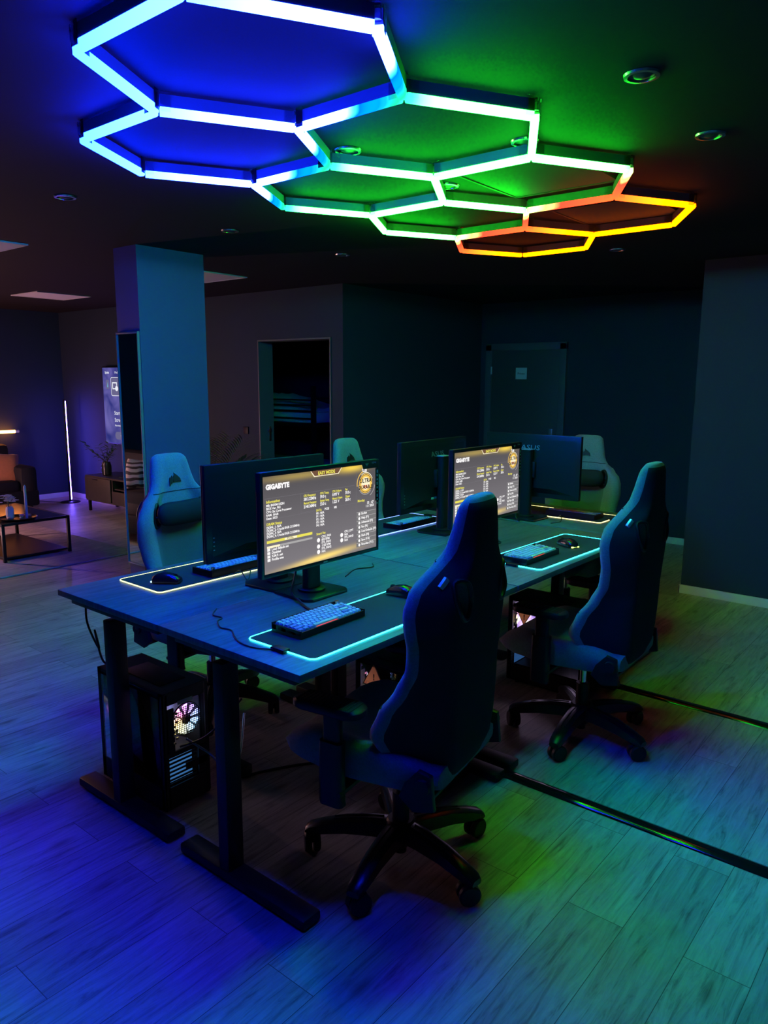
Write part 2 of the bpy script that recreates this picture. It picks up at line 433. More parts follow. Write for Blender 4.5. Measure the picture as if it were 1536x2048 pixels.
def rrect(w, h, r, n=5):
    pts = []
    for cx, cy, a0 in ((w/2-r, h/2-r, 0), (-w/2+r, h/2-r, PI/2), (-w/2+r, -h/2+r, PI), (w/2-r, -h/2+r, 1.5*PI)):
        for i in range(n+1):
            a = a0+PI/2*i/n; pts.append((cx+r*math.cos(a), cy+r*math.sin(a)))
    return pts
def bez(p, n=16):
    # Catmull-Rom through points
    P_ = [Vector(q) for q in p]; P_ = [2*P_[0]-P_[1]]+P_+[2*P_[-1]-P_[-2]]; out = []
    for i in range(1, len(P_)-2):
        for j in range(n):
            t = j/n; a, b, c, d = P_[i-1:i+3]
            out.append(.5*((2*b)+(c-a)*t+(2*a-5*b+4*c-d)*t*t+(3*b-a-3*c+d)*t**3))
    out.append(P_[-2]); return out
def sst(a, b, x):
    t = max(0., min(1., (x-a)/(b-a))); return t*t*(3-2*t)
def interp(tab, x):
    if x <= tab[0][0]: return tab[0][1]
    for (a, va), (b, vb) in zip(tab, tab[1:]):
        if x <= b:
            t = (x-a)/(b-a); t = t*t*(3-2*t)*.5+t*.5
            return va+(vb-va)*t
    return tab[-1][1]

# ------------------------------------------------------------------ room shell
CH = 2.58
def slab(name, x0, x1, y0, y1, z0, z1, mat):
    return struct(MB().box(((x0+x1)/2, (y0+y1)/2, (z0+z1)/2), (x1-x0, y1-y0, z1-z0)).build(name, mat, smooth=0))
slab('floor', -3.2, 9.6, -3.2, 10.6, -.1, 0, 'oak_planks')
slab('ceiling', -3.2, 9.6, -3.2, 10.6, CH, CH+.1, 'ceiling_paint')
slab('wall_far', -3.2, 9.6, 10.35, 10.5, 0, CH, 'wall_paint')
slab('wall_behind', -3.2, -3.05, -3.2, 10.35, 0, CH, 'wall_paint')
slab('wall_near', -3.05, 9.6, -3.2, -3.05, 0, CH, 'wall_paint')
WX = 5.43
# wall that carries the television and the open doorway (hole y 5.135..6.20, z<2.09)
w = MB(); w.box((WX+.09, (6.2+10.35)/2, CH/2), (.18, 10.35-6.2, CH)); w.box((WX+.09, (4.98+5.135)/2, CH/2), (.18, .155, CH)); w.box((WX+.09, (5.135+6.2)/2, (2.09+CH)/2), (.18, 1.065, CH-2.09))
struct(w.build('wall_side', 'wall_paint', smooth=0))
slab('wall_corner', WX+.18, 7.9, 4.98, 5.13, 0, CH, 'wall_paint')
slab('wall_end', 7.9, 8.05, 1.5, 5.13, 0, CH, 'wall_paint')
slab('wall_right', 6.06, 8.05, -3.05, 1.87, 0, CH, 'wall_paint')
slab('wall_bedroom', 8.4, 8.55, 5.13, 10.35, 0, CH, 'wall_paint')
slab('wall_pillar', 3.04, 3.60, 4.69, 4.97, 0, CH, 'pillar_paint')
def board(name, x0, x1, y0, y1):
    m = MB(); m.box(((x0+x1)/2, (y0+y1)/2, .035), (x1-x0, y1-y0, .07), .004); return struct(m.build(name, 'skirting_white'))
board('baseboard_right', 6.045, 6.06, -3.05, 1.885)
board('baseboard_right_end', 6.045, 7.9, 1.87, 1.885)
board('baseboard_end', 7.885, 7.9, 1.885, 3.79)
board('baseboard_far', -3.05, 5.415, 10.335, 10.35)
board('baseboard_side', 5.415, 5.43, 6.26, 10.335)
board('baseboard_corner', 5.44, 7.88, 4.965, 4.98)
# doorway lining with lock strike
d1 = MB(); d1.box((WX+.09, 6.192, 1.045), (.2, .016, 2.09)); d1.box((WX+.09, 5.143, 1.045), (.2, .016, 2.09)); d1.box((WX+.09, 5.667, 2.082), (.2, 1.032, .016))
door1 = struct(d1.build('door_1', 'frame_paint', smooth=0))
# open leaf swung into the bedroom
lf = MB(); lf.box((WX+.18+.45, 5.165, 1.02), (.86, .04, 2.02), .003); leaf = lf.build('door_leaf', 'door_paint', door1)
h = MB(); h.box((WX+.97, 5.191, 1.08), (.04, .012, .2), .003); h.tube(bez([(WX+.97, 5.2, 1.11), (WX+.97, 5.24, 1.11), (WX+.94, 5.25, 1.11), (WX+.84, 5.25, 1.105)], 6), .011, 10); h.build('door_handle', 'steel_hinge', leaf)
h = MB(); h.box((WX+.13, 6.18, 1.10), (.03, .008, .16), .002); h.box((WX+.115, 6.168, 1.135), (.045, .022, .03), .003); h.build('lock_strike', 'steel_hinge', door1)
# closed door with paper sign on the end wall
d2 = MB(); DY0, DY1 = 3.845, 4.89
for yy in (DY0+.04, DY1-.04): d2.box((7.885, yy, 1.05), (.05, .08, 2.10), .004)
d2.box((7.885, (DY0+DY1)/2, 2.07), (.05, DY1-DY0, .08), .004)
door2 = struct(d2.build('door_2', 'frame_paint'))
MB().box((7.89, (DY0+DY1)/2, 1.015), (.025, DY1-DY0-.16, 2.03), .002).build('door_leaf', 'door_paint', door2)
hd = MB(); hd.box((7.875, DY0+.16, 1.03), (.012, .045, .22), .003); hd.tube(bez([(7.87, DY0+.16, 1.06), (7.83, DY0+.16, 1.06), (7.82, DY0+.19, 1.06), (7.82, DY0+.28, 1.055)], 6), .01, 10); hd.build('door_handle', 'steel_hinge', door2)
for zz in (.3, 1.8): MB().cyl((7.862, DY1-.085, zz-.045), (7.862, DY1-.085, zz+.045), .009).build('hinge', 'steel_hinge', door2)
sg = MB(); sg.box((0, 0, 0), (.145, .003, .132), m='sign_paper'); 
sg.text('Private', .034, 0, -.012, 'ink', T(0, -.0017, 0) @ FACE_MY, 'CENTER', .008)
o = sg.build('door_sign', smooth=0); o.location = (7.8758, 4.41, 1.765); o.rotation_euler = (0, 0, -PI/2); tag(o, 'small white paper sign stuck on the closed dark door', 'sign')

# ------------------------------------------------------------------ ceiling fittings
def hexlight():
    root = empty('hexagon_ceiling_light', (0, 0, CH)); tag(root, 'honeycomb ceiling light of glowing blue, green and red tubes above the desks', 'ceiling light')
    K = .84; s = .546
    xs = [(1.343+.4735*i)*K for i in range(10)]
    # y levels along the staggered rows
    ya, yb, yc, yd, ye, yf = [v*K for v in (1.528, 1.801, 2.347, 2.62, 3.166, 3.439)]
    V = {'A1': (0, yc), 'A2': (0, yb), 'A3': (1, ya), 'A4': (2, yb), 'A5': (2, yc), 'A6': (1, yd),
         'B1': (1, ye), 'B2': (2, yf), 'B3': (3, ye), 'B4': (3, yd), 'C1': (3, ya), 'C2': (4, yb), 'C3': (4, yc),
         'D1': (4, yf), 'D2': (5, ye), 'D3': (5, yd), 'E1': (5, ya), 'E2': (6, yb), 'E3': (6, yc), 'F1': (6, yf), 'F2': (7, ye), 'F3': (7, yd),
         'G1': (7, ya), 'G2': (8, yb), 'G3': (8, yc), 'H1': (8, yf), 'H2': (9, ye), 'H3': (9, yd)}
    V = {k: Vector((xs[i], y, 0)) for k, (i, y) in V.items()}
    E = 'A1A2 A2A3 A3A4 A4A5 A5A6 A6A1 A6B1 B1B2 B2B3 B3B4 B4A5 A4C1 C1C2 C2C3 C3B4 B3D1 D1D2 D2D3 D3C3 C2E1 E1E2 E2E3 E3D3 D2F1 F1F2 F2F3 F3E3 E2G1 G1G2 G2G3 G3F3 F2H1 H1H2 H2H3 H3G3'.split()
    zd = 2.52-CH
    for e in E:
        a, b = V[e[:2]], V[e[2:]]; t = (b-a).normalized(); q = Vector((-t.y, t.x, 0)); a2, b2 = a+t*.011, b-t*.011
        h_ = MB(); w_ = .0135
        def sec(p, prof): return [p+q*u+Vector((0, 0, v)) for u, v in prof]
        pr = [(-w_, zd+.013), (w_, zd+.013), (w_, zd+.05), (-w_, zd+.05)]
        h_.rings([sec(a2, pr), sec(b2, pr)]); tb = h_.build('tube', 'housing', root, smooth=0)
        g_ = MB(); pr = [(-.0140, zd+.0125), (-.0140, zd-.006), (-.009, zd-.011), (.009, zd-.011), (.0140, zd-.006), (.0140, zd+.0125)]
        g_.rings([sec(a2, pr), sec(b2, pr)]); g_.build('diffuser', 'led_diffuser', tb, smooth=0)
    for k, p in V.items():
        c = MB(); c.cyl(p+Vector((0, 0, zd+.018)), p+Vector((0, 0, zd+.056)), .012, n=12)
        nb = [V[e[2:] if e[:2] == k else e[:2]] for e in E if k in (e[:2], e[2:])]
        for v in nb:
            t = (v-p).normalized(); q = Vector((-t.y, t.x, 0))
            for sg_ in (-1, 1):
                m = p+t*.028+q*sg_*.0165
                c.box((0, 0, 0), (.03, .002, .06), M=T(m.x, m.y, zd+.028) @ RZ(math.atan2(t.y, t.x)))
        c.build('connector', 'clear_acrylic', root, smooth=0)
    return root
hexlight()
def downlight(x, y, label, r=.055):
    root = empty('recessed_downlight', (x, y, CH)); tag(root, label, 'downlight', 'recessed ceiling spots')
    MB().lathe([(r*.72, -.001), (r*.74, -.008), (r*.95, -.007), (r, -.001)], 28).build('trim_ring', 'ring_metal', root)
    MB().lathe([(r*.70, -.0015), (r*.5, -.004), (r*.3, -.009), (.004, -.010)], 24).build('lens', 'ring_inner', root)
DL = [(2.357, .951, 'round downlight in the dark ceiling outside the honeycomb, nearest the camera'),
      (3.056, .959, 'round downlight outside the honeycomb, beyond the nearest one towards the far wall'),
      (2.365, 2.137, 'round downlight inside a honeycomb cell on the blue and green border'),
      (3.063, 2.141, 'round downlight inside the all green honeycomb cell'),
      (2.70, 1.533, 'round downlight half hidden behind a white green tube'),
      (2.055, 3.771, 'round downlight on the dark blue ceiling above the sofa side'),
      (3.129, 3.804, 'round downlight on the blue ceiling just before the pillar'),
      (4.21, 3.861, 'round downlight below the green tubes, towards the open doorway'),
      (5.219, 2.205, 'small round downlight below the yellow red tubes'),
      (5.25, 1.0, 'small round downlight beyond the last red tube towards the plain wall')]
for x, y, l in DL: downlight(x, y, l)
def cpanel(x, y, mat, label, w=.59):
    root = empty('ceiling_panel', (x, y, CH)); tag(root, label, 'ceiling panel', 'square ceiling panels' if mat == 'panel_white' else 'black square ceiling panels')
    MB().box((0, 0, -.004), (w, w, .006)).build('diffuser_plate', mat, root, smooth=0)
    f = MB()
    for s_ in (-1, 1): f.box((s_*w/2, 0, -.005), (.012, w+.012, .01)); f.box((0, s_*w/2, -.005), (w-.012, .012, .01))
    f.build('panel_rim', mat, root, smooth=0)
cpanel(2.285, 5.57, 'panel_white', 'pale square ceiling panel cut by the edge of the photo, above the rug')
cpanel(4.27, 8.27, 'panel_white', 'pale square ceiling panel over the coffee table, before the dark far wall')
cpanel(4.28, 5.65, 'panel_white', 'pale square ceiling panel half hidden behind the pillar')
cpanel(3.18, 1.73, 'panel_black', 'black square ceiling panel inside the green honeycomb cells', .52)
cpanel(4.08, 1.73, 'panel_black', 'black square ceiling panel inside the red honeycomb cell', .52)

# ------------------------------------------------------------------ desks
DZ = .85
def make_desk(ly, W=1.244, D_=.69):
    root = empty('desk')
    MB().box((0, 0, DZ-.0125), (W, D_, .025), .003).build('tabletop', 'desk_laminate', root)
    f = MB(); f.box((0, .12, DZ-.045), (W-.3, .05, .03)); f.box((0, -.12, DZ-.045), (W-.3, .05, .03))
    for s_ in (-1, 1): f.box((s_*(W/2-.058), 0, DZ-.04), (.06, D_-.1, .03), .004)
    f.box((0, 0, DZ-.05), (.5, .3, .02)); f.build('frame', 'black_metal', root)
    for s_ in (-1, 1):
        x = s_*(W/2-.056)
        lg = MB(); lg.box((x, ly, .40), (.068, .052, .76), .006); l = lg.build('leg', 'black_metal', root)
        MB().box((x, ly, .18), (.060, .046, .30), .005).build('inner_column', 'black_metal', l)
        MB().box((x, -.012 if ly > 0 else 0, .022), (.078, D_-.06, .036), .008).build('foot', 'black_metal', l)
    t = MB()
    n = 9
    t.prism([(-.05, 0), (.05, 0), (.07, .05), (.066, .05), (.048, .004), (-.048, .004), (-.066, .05), (-.07, .05)], W-.5, M=T(-(W-.5)/2, .24, DZ-.11) @ RY(PI/2) @ RZ(PI/2))
    t.build('cable_tray', 'black_metal', root, smooth=0)
    return root
YN, YF = 1.812, 2.502
deskF = make_desk(-.03); deskA = make_desk(.06); deskA.location = (2.034, YN, 0); tag(deskA, 'near dark wood standing desk with cyan edged mouse mat, closest to the camera', 'desk', 'dark topped standing desks')
DESKS = [(3.285, YN, 0, 'dark wood standing desk behind the front chair, lime glowing mouse on it'),
         (2.034, YF, PI, 'dark wood standing desk with cream edged mouse mat, over the glowing computer tower'),
         (3.285, YF, PI, 'dark wood standing desk in the far row with blue edged mouse mat'),
         (4.272, 2.155, -PI/2, 'dark wood desk set crosswise at the end of the row, amber edged mouse mat')]
for i, (x, y, r, l) in enumerate(DESKS):
    d = dup(deskA) if i in (0, 3) else (deskF if i == 1 else dup(deskF)); tag(d, l, 'desk', 'dark topped standing desks'); d.location = (x, y, 0); d.rotation_euler = (0, 0, r); d['label'] = l

# ------------------------------------------------------------------ monitors
SW, SH = .615, .35
def bios_screen():
    b = MB(); M0 = T(0, -.0006, 0) @ FACE_MY @ T(-SW/2, -SH/2, 0)
    b.poly([(0, 0, 0), (SW, 0, 0), (SW, SH, 0), (0, SH, 0)], 'scr_bg', M0)
    X = lambda u: u*SW
    Y = lambda v: v*SH
    def rect(u0, v0, u1, v1, m, z=.0003): b.poly([(X(u0), Y(v0), z), (X(u1), Y(v0), z), (X(u1), Y(v1), z), (X(u0), Y(v1), z)], m, M0)
    def tx(t, u, v, size, m='scr_white', al='LEFT', bold=.035, z=.0006, sx=1.): b.text(t, size*1.12, X(u), Y(v), m, M0, al, bold, z, sx)
    # rules between the boxes
    for u0, v0, u1 in ((.01, .775, .98-.2), (.01, .56, .40), (.30, .57, .79), (.40, .33, .79)): rect(u0, v0, u1, v0+.004, 'scr_line')
    for u0, v0, v1 in ((.295, .56, .77), (.405, .33, .56), (.795, .05, .93)): rect(u0, v0, u0+.002, v1, 'scr_line')
    tx('GIGABYTE', .02, .87, .0215, bold=.07, sx=1.0)
    # top plaque
    for m, g, z in (('scr_cream', 0, .0004), ('scr_brown', .006, .0006)):
        b.poly([(X(.38+g), Y(1), z), (X(.41+g), Y(.935+g*1.4), z), (X(.63-g), Y(.935+g*1.4), z), (X(.66-g), Y(1), z)][::-1], m, M0)
    tx('EASY MODE', .52, .953, .0155, 'scr_yellow', 'CENTER', .04, .0009)
    # information
    tx('Information', .02, .73, .0125, 'scr_yellow')
    for i, t in enumerate(('MB: B450M DS3H', 'BIOS Ver. F62', 'CPU: Six Core Processor', 'RAM: 16GB', 'Date: 2023')): tx(t, .02, .695-i*.033, .0105)
    for j, (u, a, a2, c, c2) in enumerate(((.32, 'CPU Frequency', '3812.22MHz', 'Memory Frequency', '2140.36MHz'), (.46, 'CPU Temp.', '39.0 c', 'System Temp.', '23.0 c'), (.57, 'CPU Voltage', '0.997 V', 'Memory Voltage', '1.221 V'), (.69, 'Fan', '39.0 c', 'Chipset', '28.0 c'))):
        sx = .8 if j != 1 else .85
        tx(a, u, .735, .011, 'scr_yellow', sx=sx); tx(a2, u, .695, .014, sx=sx); tx(c, u, .655, .011, 'scr_yellow', sx=sx*.85); tx(c2, u, .615, .014, sx=sx)
    tx('DRAM Status', .02, .50, .012, 'scr_yellow')
    for i, t in enumerate(('DDR4_1: N/A', 'DDR4_2: Crucial 8GB 2133MHz', 'DDR4_3: N/A', 'DDR4_4: Crucial 8GB 2133MHz')): tx(t, .02, .467-i*.031, .0108)
    rect(.02, .315, .41-.02, .343, 'scr_yellow'); rect(.16, .318, .26, .34, 'scr_cream', .0005); tx('Profile', .205, .319, .011, 'scr_dark', 'CENTER', .0, .0008)
    rect(.02, .265, .41-.02, .287, 'scr_grey'); rect(.02, .265, .12, .287, 'scr_cream', .0005)
    for i, t in enumerate(('Load default set', 'Disabled', 'X.M.P. set', 'Profile one')):
        v = .238-i*.036
        tx(t, .055, v, .0115); rect(.022, v-.004, .045, v+.026, 'scr_white')
    # boot list
    tx('SATA', .425, .555, .011, 'scr_yellow'); tx('PCIE', .50, .555, .011); tx('M2', .585, .555, .011)
    for i in range(5): tx('P%d : N/A' % i, .425, .522-i*.033, .011)
    tx('Smart Fan', .425, .295, .011, 'scr_yellow')
    for (u, v) in ((.443, .235), (.443, .165), (.443, .105), (.655, .235), (.655, .175)):
        n = 14; b.poly([(X(u)+.0085*math.cos(2*PI*i/n), Y(v)+.0085*math.sin(2*PI*i/n), .0005) for i in range(n)], 'scr_white', M0)
    for i, t in enumerate(('CPU_FAN', '835 RPM', 'SYS_FAN1', '1126 RPM', 'SYS_FAN2', 'N/A')): tx(t, .47, .255-i*.033, .0108)
    for i, t in enumerate(('CPU_OPT', 'N/A', 'SYS_FAN3', 'N/A')): tx(t, .68, .255-i*.033, .0108)
    # side column
    tx('Monday', .81, .575, .012, 'scr_yellow'); tx('13 : 47', .90, .535, .014); tx('11 / 2023', .89, .50, .012)
    for i, t in enumerate(('English', 'Help (F1)', 'Advanced (F2)', 'Fan (F6)', 'Load Defaults (F7)', 'Flash (F8)', 'Save (F10)', 'Favorites (F11)')):
        v = .425-i*.052
        rect(.80, v-.014, .995, v+.032, 'scr_btn'); rect(.80, v+.028, .995, v+.034, 'scr_grey', .0005)
        n = 12; b.poly([(X(.826)+.006*math.cos(2*PI*k/n), Y(v+.008)+.006*math.sin(2*PI*k/n), .0006) for k in range(n)], 'scr_white', M0)
        tx(t, .846, v, .0112)
    # round badge
    c = (.89, .78)
    def ring(r0, r1, a0, a1, m, z):
        n = 28
        for i in range(n):
            p, q = a0+(a1-a0)*i/n, a0+(a1-a0)*(i+1)/n
            b.poly([(X(c[0])+r*math.cos(t), Y(c[1])+r*math.sin(t)*1., z) for r, t in ((r0, p), (r1, p), (r1, q), (r0, q))], m, M0)
    ring(0, .040, 0, 2*PI, 'scr_gold', .0003); ring(0, .026, 0, 2*PI, 'scr_cream', .0004); ring(.034, .0365, .3, 5.6, 'scr_dark', .0005); ring(.043, .046, .4, 2.2, 'scr_cream', .0004); ring(.043, .046, 3.2, 5.5, 'scr_grey', .0004)
    ring(.050, .054, 1.9, 3.3, 'scr_gold', .0004); ring(.056, .059, 5.2, 6.1, 'scr_grey', .0004); ring(.008, .014, 3.9, 5.5, 'scr_redg', .0005); ring(.018, .021, 3.4, 6., 'scr_redg', .0005)
    tx('ULTRA', c[0], c[1]+.012, .021, 'scr_dark', 'CENTER', .03, .0008); tx('DURABLE', c[0], c[1]-.06, .018, 'scr_dark', 'CENTER', .03, .0008)
    rect(.855, .915, .90, .955, 'scr_white'); tx('AX', .857, .925, .012, 'scr_dark', bold=.02, z=.0008)
    return b
def make_monitor(front):
    root = empty('monitor')
    zc = .32
    W, H_ = SW+.03, SH+.032
    h_ = MB(); h_.box((0, .014, zc), (W, .02, H_), .004)
    # thin bezel lip round the screen
    for s_ in (-1, 1): h_.box((s_*(W/2-.006), .002, zc), (.012, .008, H_), .002)
    h_.box((0, .002, zc+H_/2-.0065), (W-.02, .008, .013), .002); h_.box((0, .002, zc-H_/2+.008), (W-.02, .008, .016), .002)
    hs = h_.build('housing', 'satin_black', root)
    bk = MB()
    fr = [(-.30, .165), (.30, .165), (.30, -.165), (-.30, -.165)]
    inn = [(-.17, .06), (.17, .06), (.15, -.13), (-.15, -.13)]
    bk.rings([[(x, .023, zc+z) for x, z in fr], [(x, .048, zc+z) for x, z in inn]])
    bk.build('back_cover', 'monitor_back', root, smooth=20)
    lg = MB(); lg.text('ASUS', .042, 0, 0, None, T(0, .0405, zc+.098) @ RZ(PI) @ FACE_MY @ RX(math.radians(-13)), 'CENTER', .0, .001, 1.35); lg.build('logo', 'logo_grey', root, smooth=0)
    bt = MB()
    for i in range(6): bt.box((-.19+.012*i, .0245, zc-.155), (.005, .002, .005))
    for i in range(4): bt.box((.285, .0245, zc-.09-.016*i), (.014, .002, .004))
    bt.build('menu_buttons', 'logo_grey', root, smooth=0)
    st = MB()
    for i, (w, c) in enumerate(((.025, 'sticker_white'), (.065, 'sticker_blue'))): st.box((.06-.05*i, .047, zc-.128), (w, .003, .012), m=c)
    st.build('sticker', parent=root, smooth=0)
    nk = MB(); nk.rings([[(x*sx, .075+y, z) for x, y in rrect(.075, .045, .018)] for z, sx in ((.012, 1.05), (.06, 1.), (.42, .9))]); nk.box((0, .05, zc-.02), (.1, .035, .1), .008); nk.build('stand_neck', 'black_plastic', root)
    tp = MB(); tp.box((.0, .075, .423), (.066, .046, .006), .002); tp.build('neck_cap', 'sticker_white' if False else 'logo_grey', root)
    cl = MB(); cl.lathe([(.055, .012), (.055, .02), (.045, .024)], 28, M=T(0, .075, 0)); cl.build('swivel_ring', 'black_plastic', root)
    bs = MB(); bs.prism([(-.12, -.075), (-.095, -.105), (.095, -.105), (.12, -.075), (.11, .095), (-.11, .095)], .012, M=T(0, .075, 0), bev=.003); bs.build('base_plate', 'satin_black', root)
    if front:
        bios_screen().build('screen', parent=root, smooth=0)
        sk = MB(); M1 = T(0, -.0025, zc) @ FACE_MY
        z0 = .0008
        sk.poly([(W/2-.115, H_/2-.002, z0), (W/2-.10, H_/2-.034, z0), (W/2-.03, H_/2-.034, z0), (W/2-.002, H_/2-.036, z0), (W/2-.002, H_/2-.002, z0)][::-1], 'gloss_black', M1)
        sk.poly([(W/2-.025, H_/2-.036, z0), (W/2-.025, .02, z0), (W/2-.002, .02, z0), (W/2-.002, H_/2-.036, z0)], 'gloss_black', M1)
        sk.text('165Hz', .011, W/2-.05, H_/2-.015, 'logo_grey', M1, 'LEFT', .01, .0014)
        for i, (a, bb) in enumerate(((W/2-.083, 1), (W/2-.073, -1))): sk.poly([(a-.006, H_/2-.012, .0013), (a+bb*.004, H_/2-.024, .0013), (a+.006, H_/2-.012, .0013)], 'logo_grey', M1)
        for i in range(9): sk.box((0, 0, 0), (.008, .008 if i % 3 else .013, .0006), m='logo_grey', M=M1 @ T(W/2-.013, H_/2-.05-i*.0165, .0012))
        s_ = sk.build('spec_sticker', parent=root, smooth=0); s_['label'] = 'dark feature sticker on the screen corner'
        pl = MB(); pl.box((0, -.003, zc-H_/2+.008), (.022, .002, .005)); pl.build('badge', 'logo_grey', root)
    else:
        sc = MB(); sc.poly([(-SW/2, -.0006, zc-SH/2), (SW/2, -.0006, zc-SH/2), (SW/2, -.0006, zc+SH/2), (-SW/2, -.0006, zc+SH/2)]); sc.build('screen', 'gloss_black', root, smooth=0)
    return root
mon = make_monitor(True)
for ch in mon.children:
    if ch.name.startswith('screen'): ch.location = (0, 0, .32)
mon.location = (2.04, 1.97, DZ); tag(mon, 'monitor with the lit grey and yellow menu on the near desk, closest to the camera', 'monitor', 'monitors')
m2 = dup(mon); m2.location = (3.225, 1.97, DZ); m2['label'] = 'second lit monitor with the same menu, partly covered by the front chair'
monb = make_monitor(False); monb.location = (2.05, 2.315, DZ); monb.rotation_euler = (0, 0, PI); tag(monb, 'dark monitor seen from behind, next to the cream edged mouse mat', 'monitor', 'monitors')
m3 = dup(monb); m3.location = (3.375, 2.43, DZ); m3.rotation_euler = (0, 0, PI+math.radians(2)); m3['label'] = 'dark monitor seen from behind beside the blue edged mouse mat'
m4 = dup(monb); m4.location = (4.13, 2.21, DZ); m4.rotation_euler = (0, 0, PI/2); m4['label'] = 'dark monitor turned crosswise at the row end, blue strip sticker on its back'

# ------------------------------------------------------------------ keyboards
KEYMESH = {}
def make_keyboard():
    root = empty('keyboard'); u = .0192; W = 16*u+.014; D_ = 6*u+.02
    def zt(y): return .017+(y+D_/2)*.075
    c = MB(); h0, h1 = .017, .017+D_*.075
    vs = []
    pr = [(-D_/2, 0), (D_/2, 0), (D_/2, h1+.004), (D_/2-.006, h1+.004), (D_/2-.007, h1-.002), (-D_/2+.007, h0-.002), (-D_/2+.006, h0+.004), (-D_/2, h0+.004)]
    c.rings([[(x, y, z) for y, z in pr] for x in (-W/2, W/2)])
    for s_ in (-1, 1): c.box((s_*(W/2-.003), 0, (h0+h1)/4+.006), (.006, D_, .018), .001)
    c.build('case', 'black_plastic', root, smooth=20)
    rows = [[1]*14, [1]*13+[2, 1], [1.5]+[1]*12+[1.5, 1], [1.75]+[1]*11+[2.25, 1], [2.25]+[1]*10+[1.75, 1, 1], [1.25]*3+[6.25]+[1]*6]
    gl = MB()
    for r, row in enumerate(rows):
        x = -8*u; y = D_/2-.01-u*(r+.5)
        for i, k in enumerate(row):
            kx = x+k*u/2; x += k*u
            acc = (r == 5 and k > 6) or (r == 3 and k == 2.25)
            mt = 'keycap_accent' if acc or (r == 0 and i == 0) else ('keycap_blue' if (r in (4, 5) and k in (1.25, 2.25)) or (k in (1.5, 1.75)) else 'keycap_pale')
            key = (k, mt)
            if key not in KEYMESH:
                w_, d_ = k*u-.0016, u-.0016
                b = MB(); b.rings([[(a*w_/2, e*d_/2, 0) for a, e in ((-1, -1), (1, -1), (1, 1), (-1, 1))], [(a*(w_/2-.0006), e*(d_/2-.0006), .003) for a, e in ((-1, -1), (1, -1), (1, 1), (-1, 1))], [(a*(w_/2-.0026), e*(d_/2-.0026)+.0006, .0085) for a, e in ((-1, -1), (1, -1), (1, 1), (-1, 1))]])
                o = b.build('keycap', mt, smooth=0); KEYMESH[key] = o.data; o.parent = root
            else:
                o = bpy.data.objects.new('keycap', KEYMESH[key]); COL.objects.link(o); o.parent = root
            o.location = (kx, y, zt(y)-.001); o.rotation_euler = (math.atan(.075), 0, 0)
    kb = MB(); yk = D_/2-.01-u*.5; kb.cyl((7.3*u, yk, zt(yk)-.001), (7.3*u, yk, zt(yk)+.012), .0085, .008); kb.build('volume_knob', 'chrome', root)
    y = D_/2-.01-u*5.95
    g = MB(); g.box((-1.2*u, y-.0004, zt(y)+.0012), (5.4*u, .0006, .0028)); o = g.build('backlight_bar', 'led_red', root); o['label'] = 'red backlight under the space bar'
    return root
kb = make_keyboard(); kb.location = (1.772, 1.738, DZ+.0068); kb.rotation_euler = (0, 0, math.radians(1)); tag(kb, 'compact keyboard with pale blue keys and red lit space bar, on the nearest mouse mat', 'keyboard', 'compact keyboards')
KB = [(3.125, 1.665, 0, 'compact keyboard with light blue keys, beside the mouse with the lime glow'),
      (2.07, 2.57, PI, 'compact keyboard half hidden behind the dark monitor, on the cream edged mat'),
      (3.39, 2.59, PI, 'compact keyboard on the blue edged mat, seen past the lit monitor'),
      (4.30, 2.0, PI/2, 'compact keyboard with purple lit keys on the amber edged mat at the row end')]
for x, y, r, l in KB:
    k = dup(kb); k.location = (x, y, DZ+.0068); k.rotation_euler = (0, 0, r); k['label'] = l

# ------------------------------------------------------------------ mouse mats and mice
def make_mat(led, wav=0., seed=1):
    root = empty('mouse_mat'); W, D_ = .80, .30
    b = MB(); b.prism(rrect(W, D_, .022), .004); b.build('cloth_top', 'pad_cloth', root)
    rnd = random.Random(seed)
    pts = []
    base = rrect(W+.002, D_+.002, .023)
    n = len(base)
    for i in range(n):
        a, c = base[i], base[(i+1) % n]; d = math.dist(a, c); k = max(1, int(d/.03))
        for j in range(k):
            t = j/k; x, y = a[0]+(c[0]-a[0])*t, a[1]+(c[1]-a[1])*t
            pts.append((x, y, .0032))
    e = MB(); e.tube(pts, .0025, 6, closed=True); e.build('light_edge', led, root)
    p = MB(); p.box((-W/2-.004, -.01, .006), (.03, .06, .012), .003); p.build('light_controller', 'black_plastic', root)
    return root
MT = [(1.915, 1.665, 0, 'led_cyan', 'large black mouse mat with cyan glowing edge on the nearest desk'),
      (3.345, 1.655, -1.5, 'led_cyan', 'large black mouse mat with cyan glowing edge beside the lime glowing mouse'),
      (2.04, 2.625, 179, 'led_cream', 'large mouse mat with cream glowing edge beside the dark mouse'),
      (3.31, 2.68, 180, 'led_blue', 'large mouse mat with blue violet glowing edge, far row'),
      (4.335, 2.18, 90, 'led_amber', 'large mouse mat with amber glowing edge on the crosswise end desk')]
for i, (x, y, r, l, t) in enumerate(MT):
    m = make_mat(l, seed=i); m.location = (x, y, DZ+.0005); m.rotation_euler = (0, 0, math.radians(r)); tag(m, t, 'mouse mat', 'glow edged mouse mats')
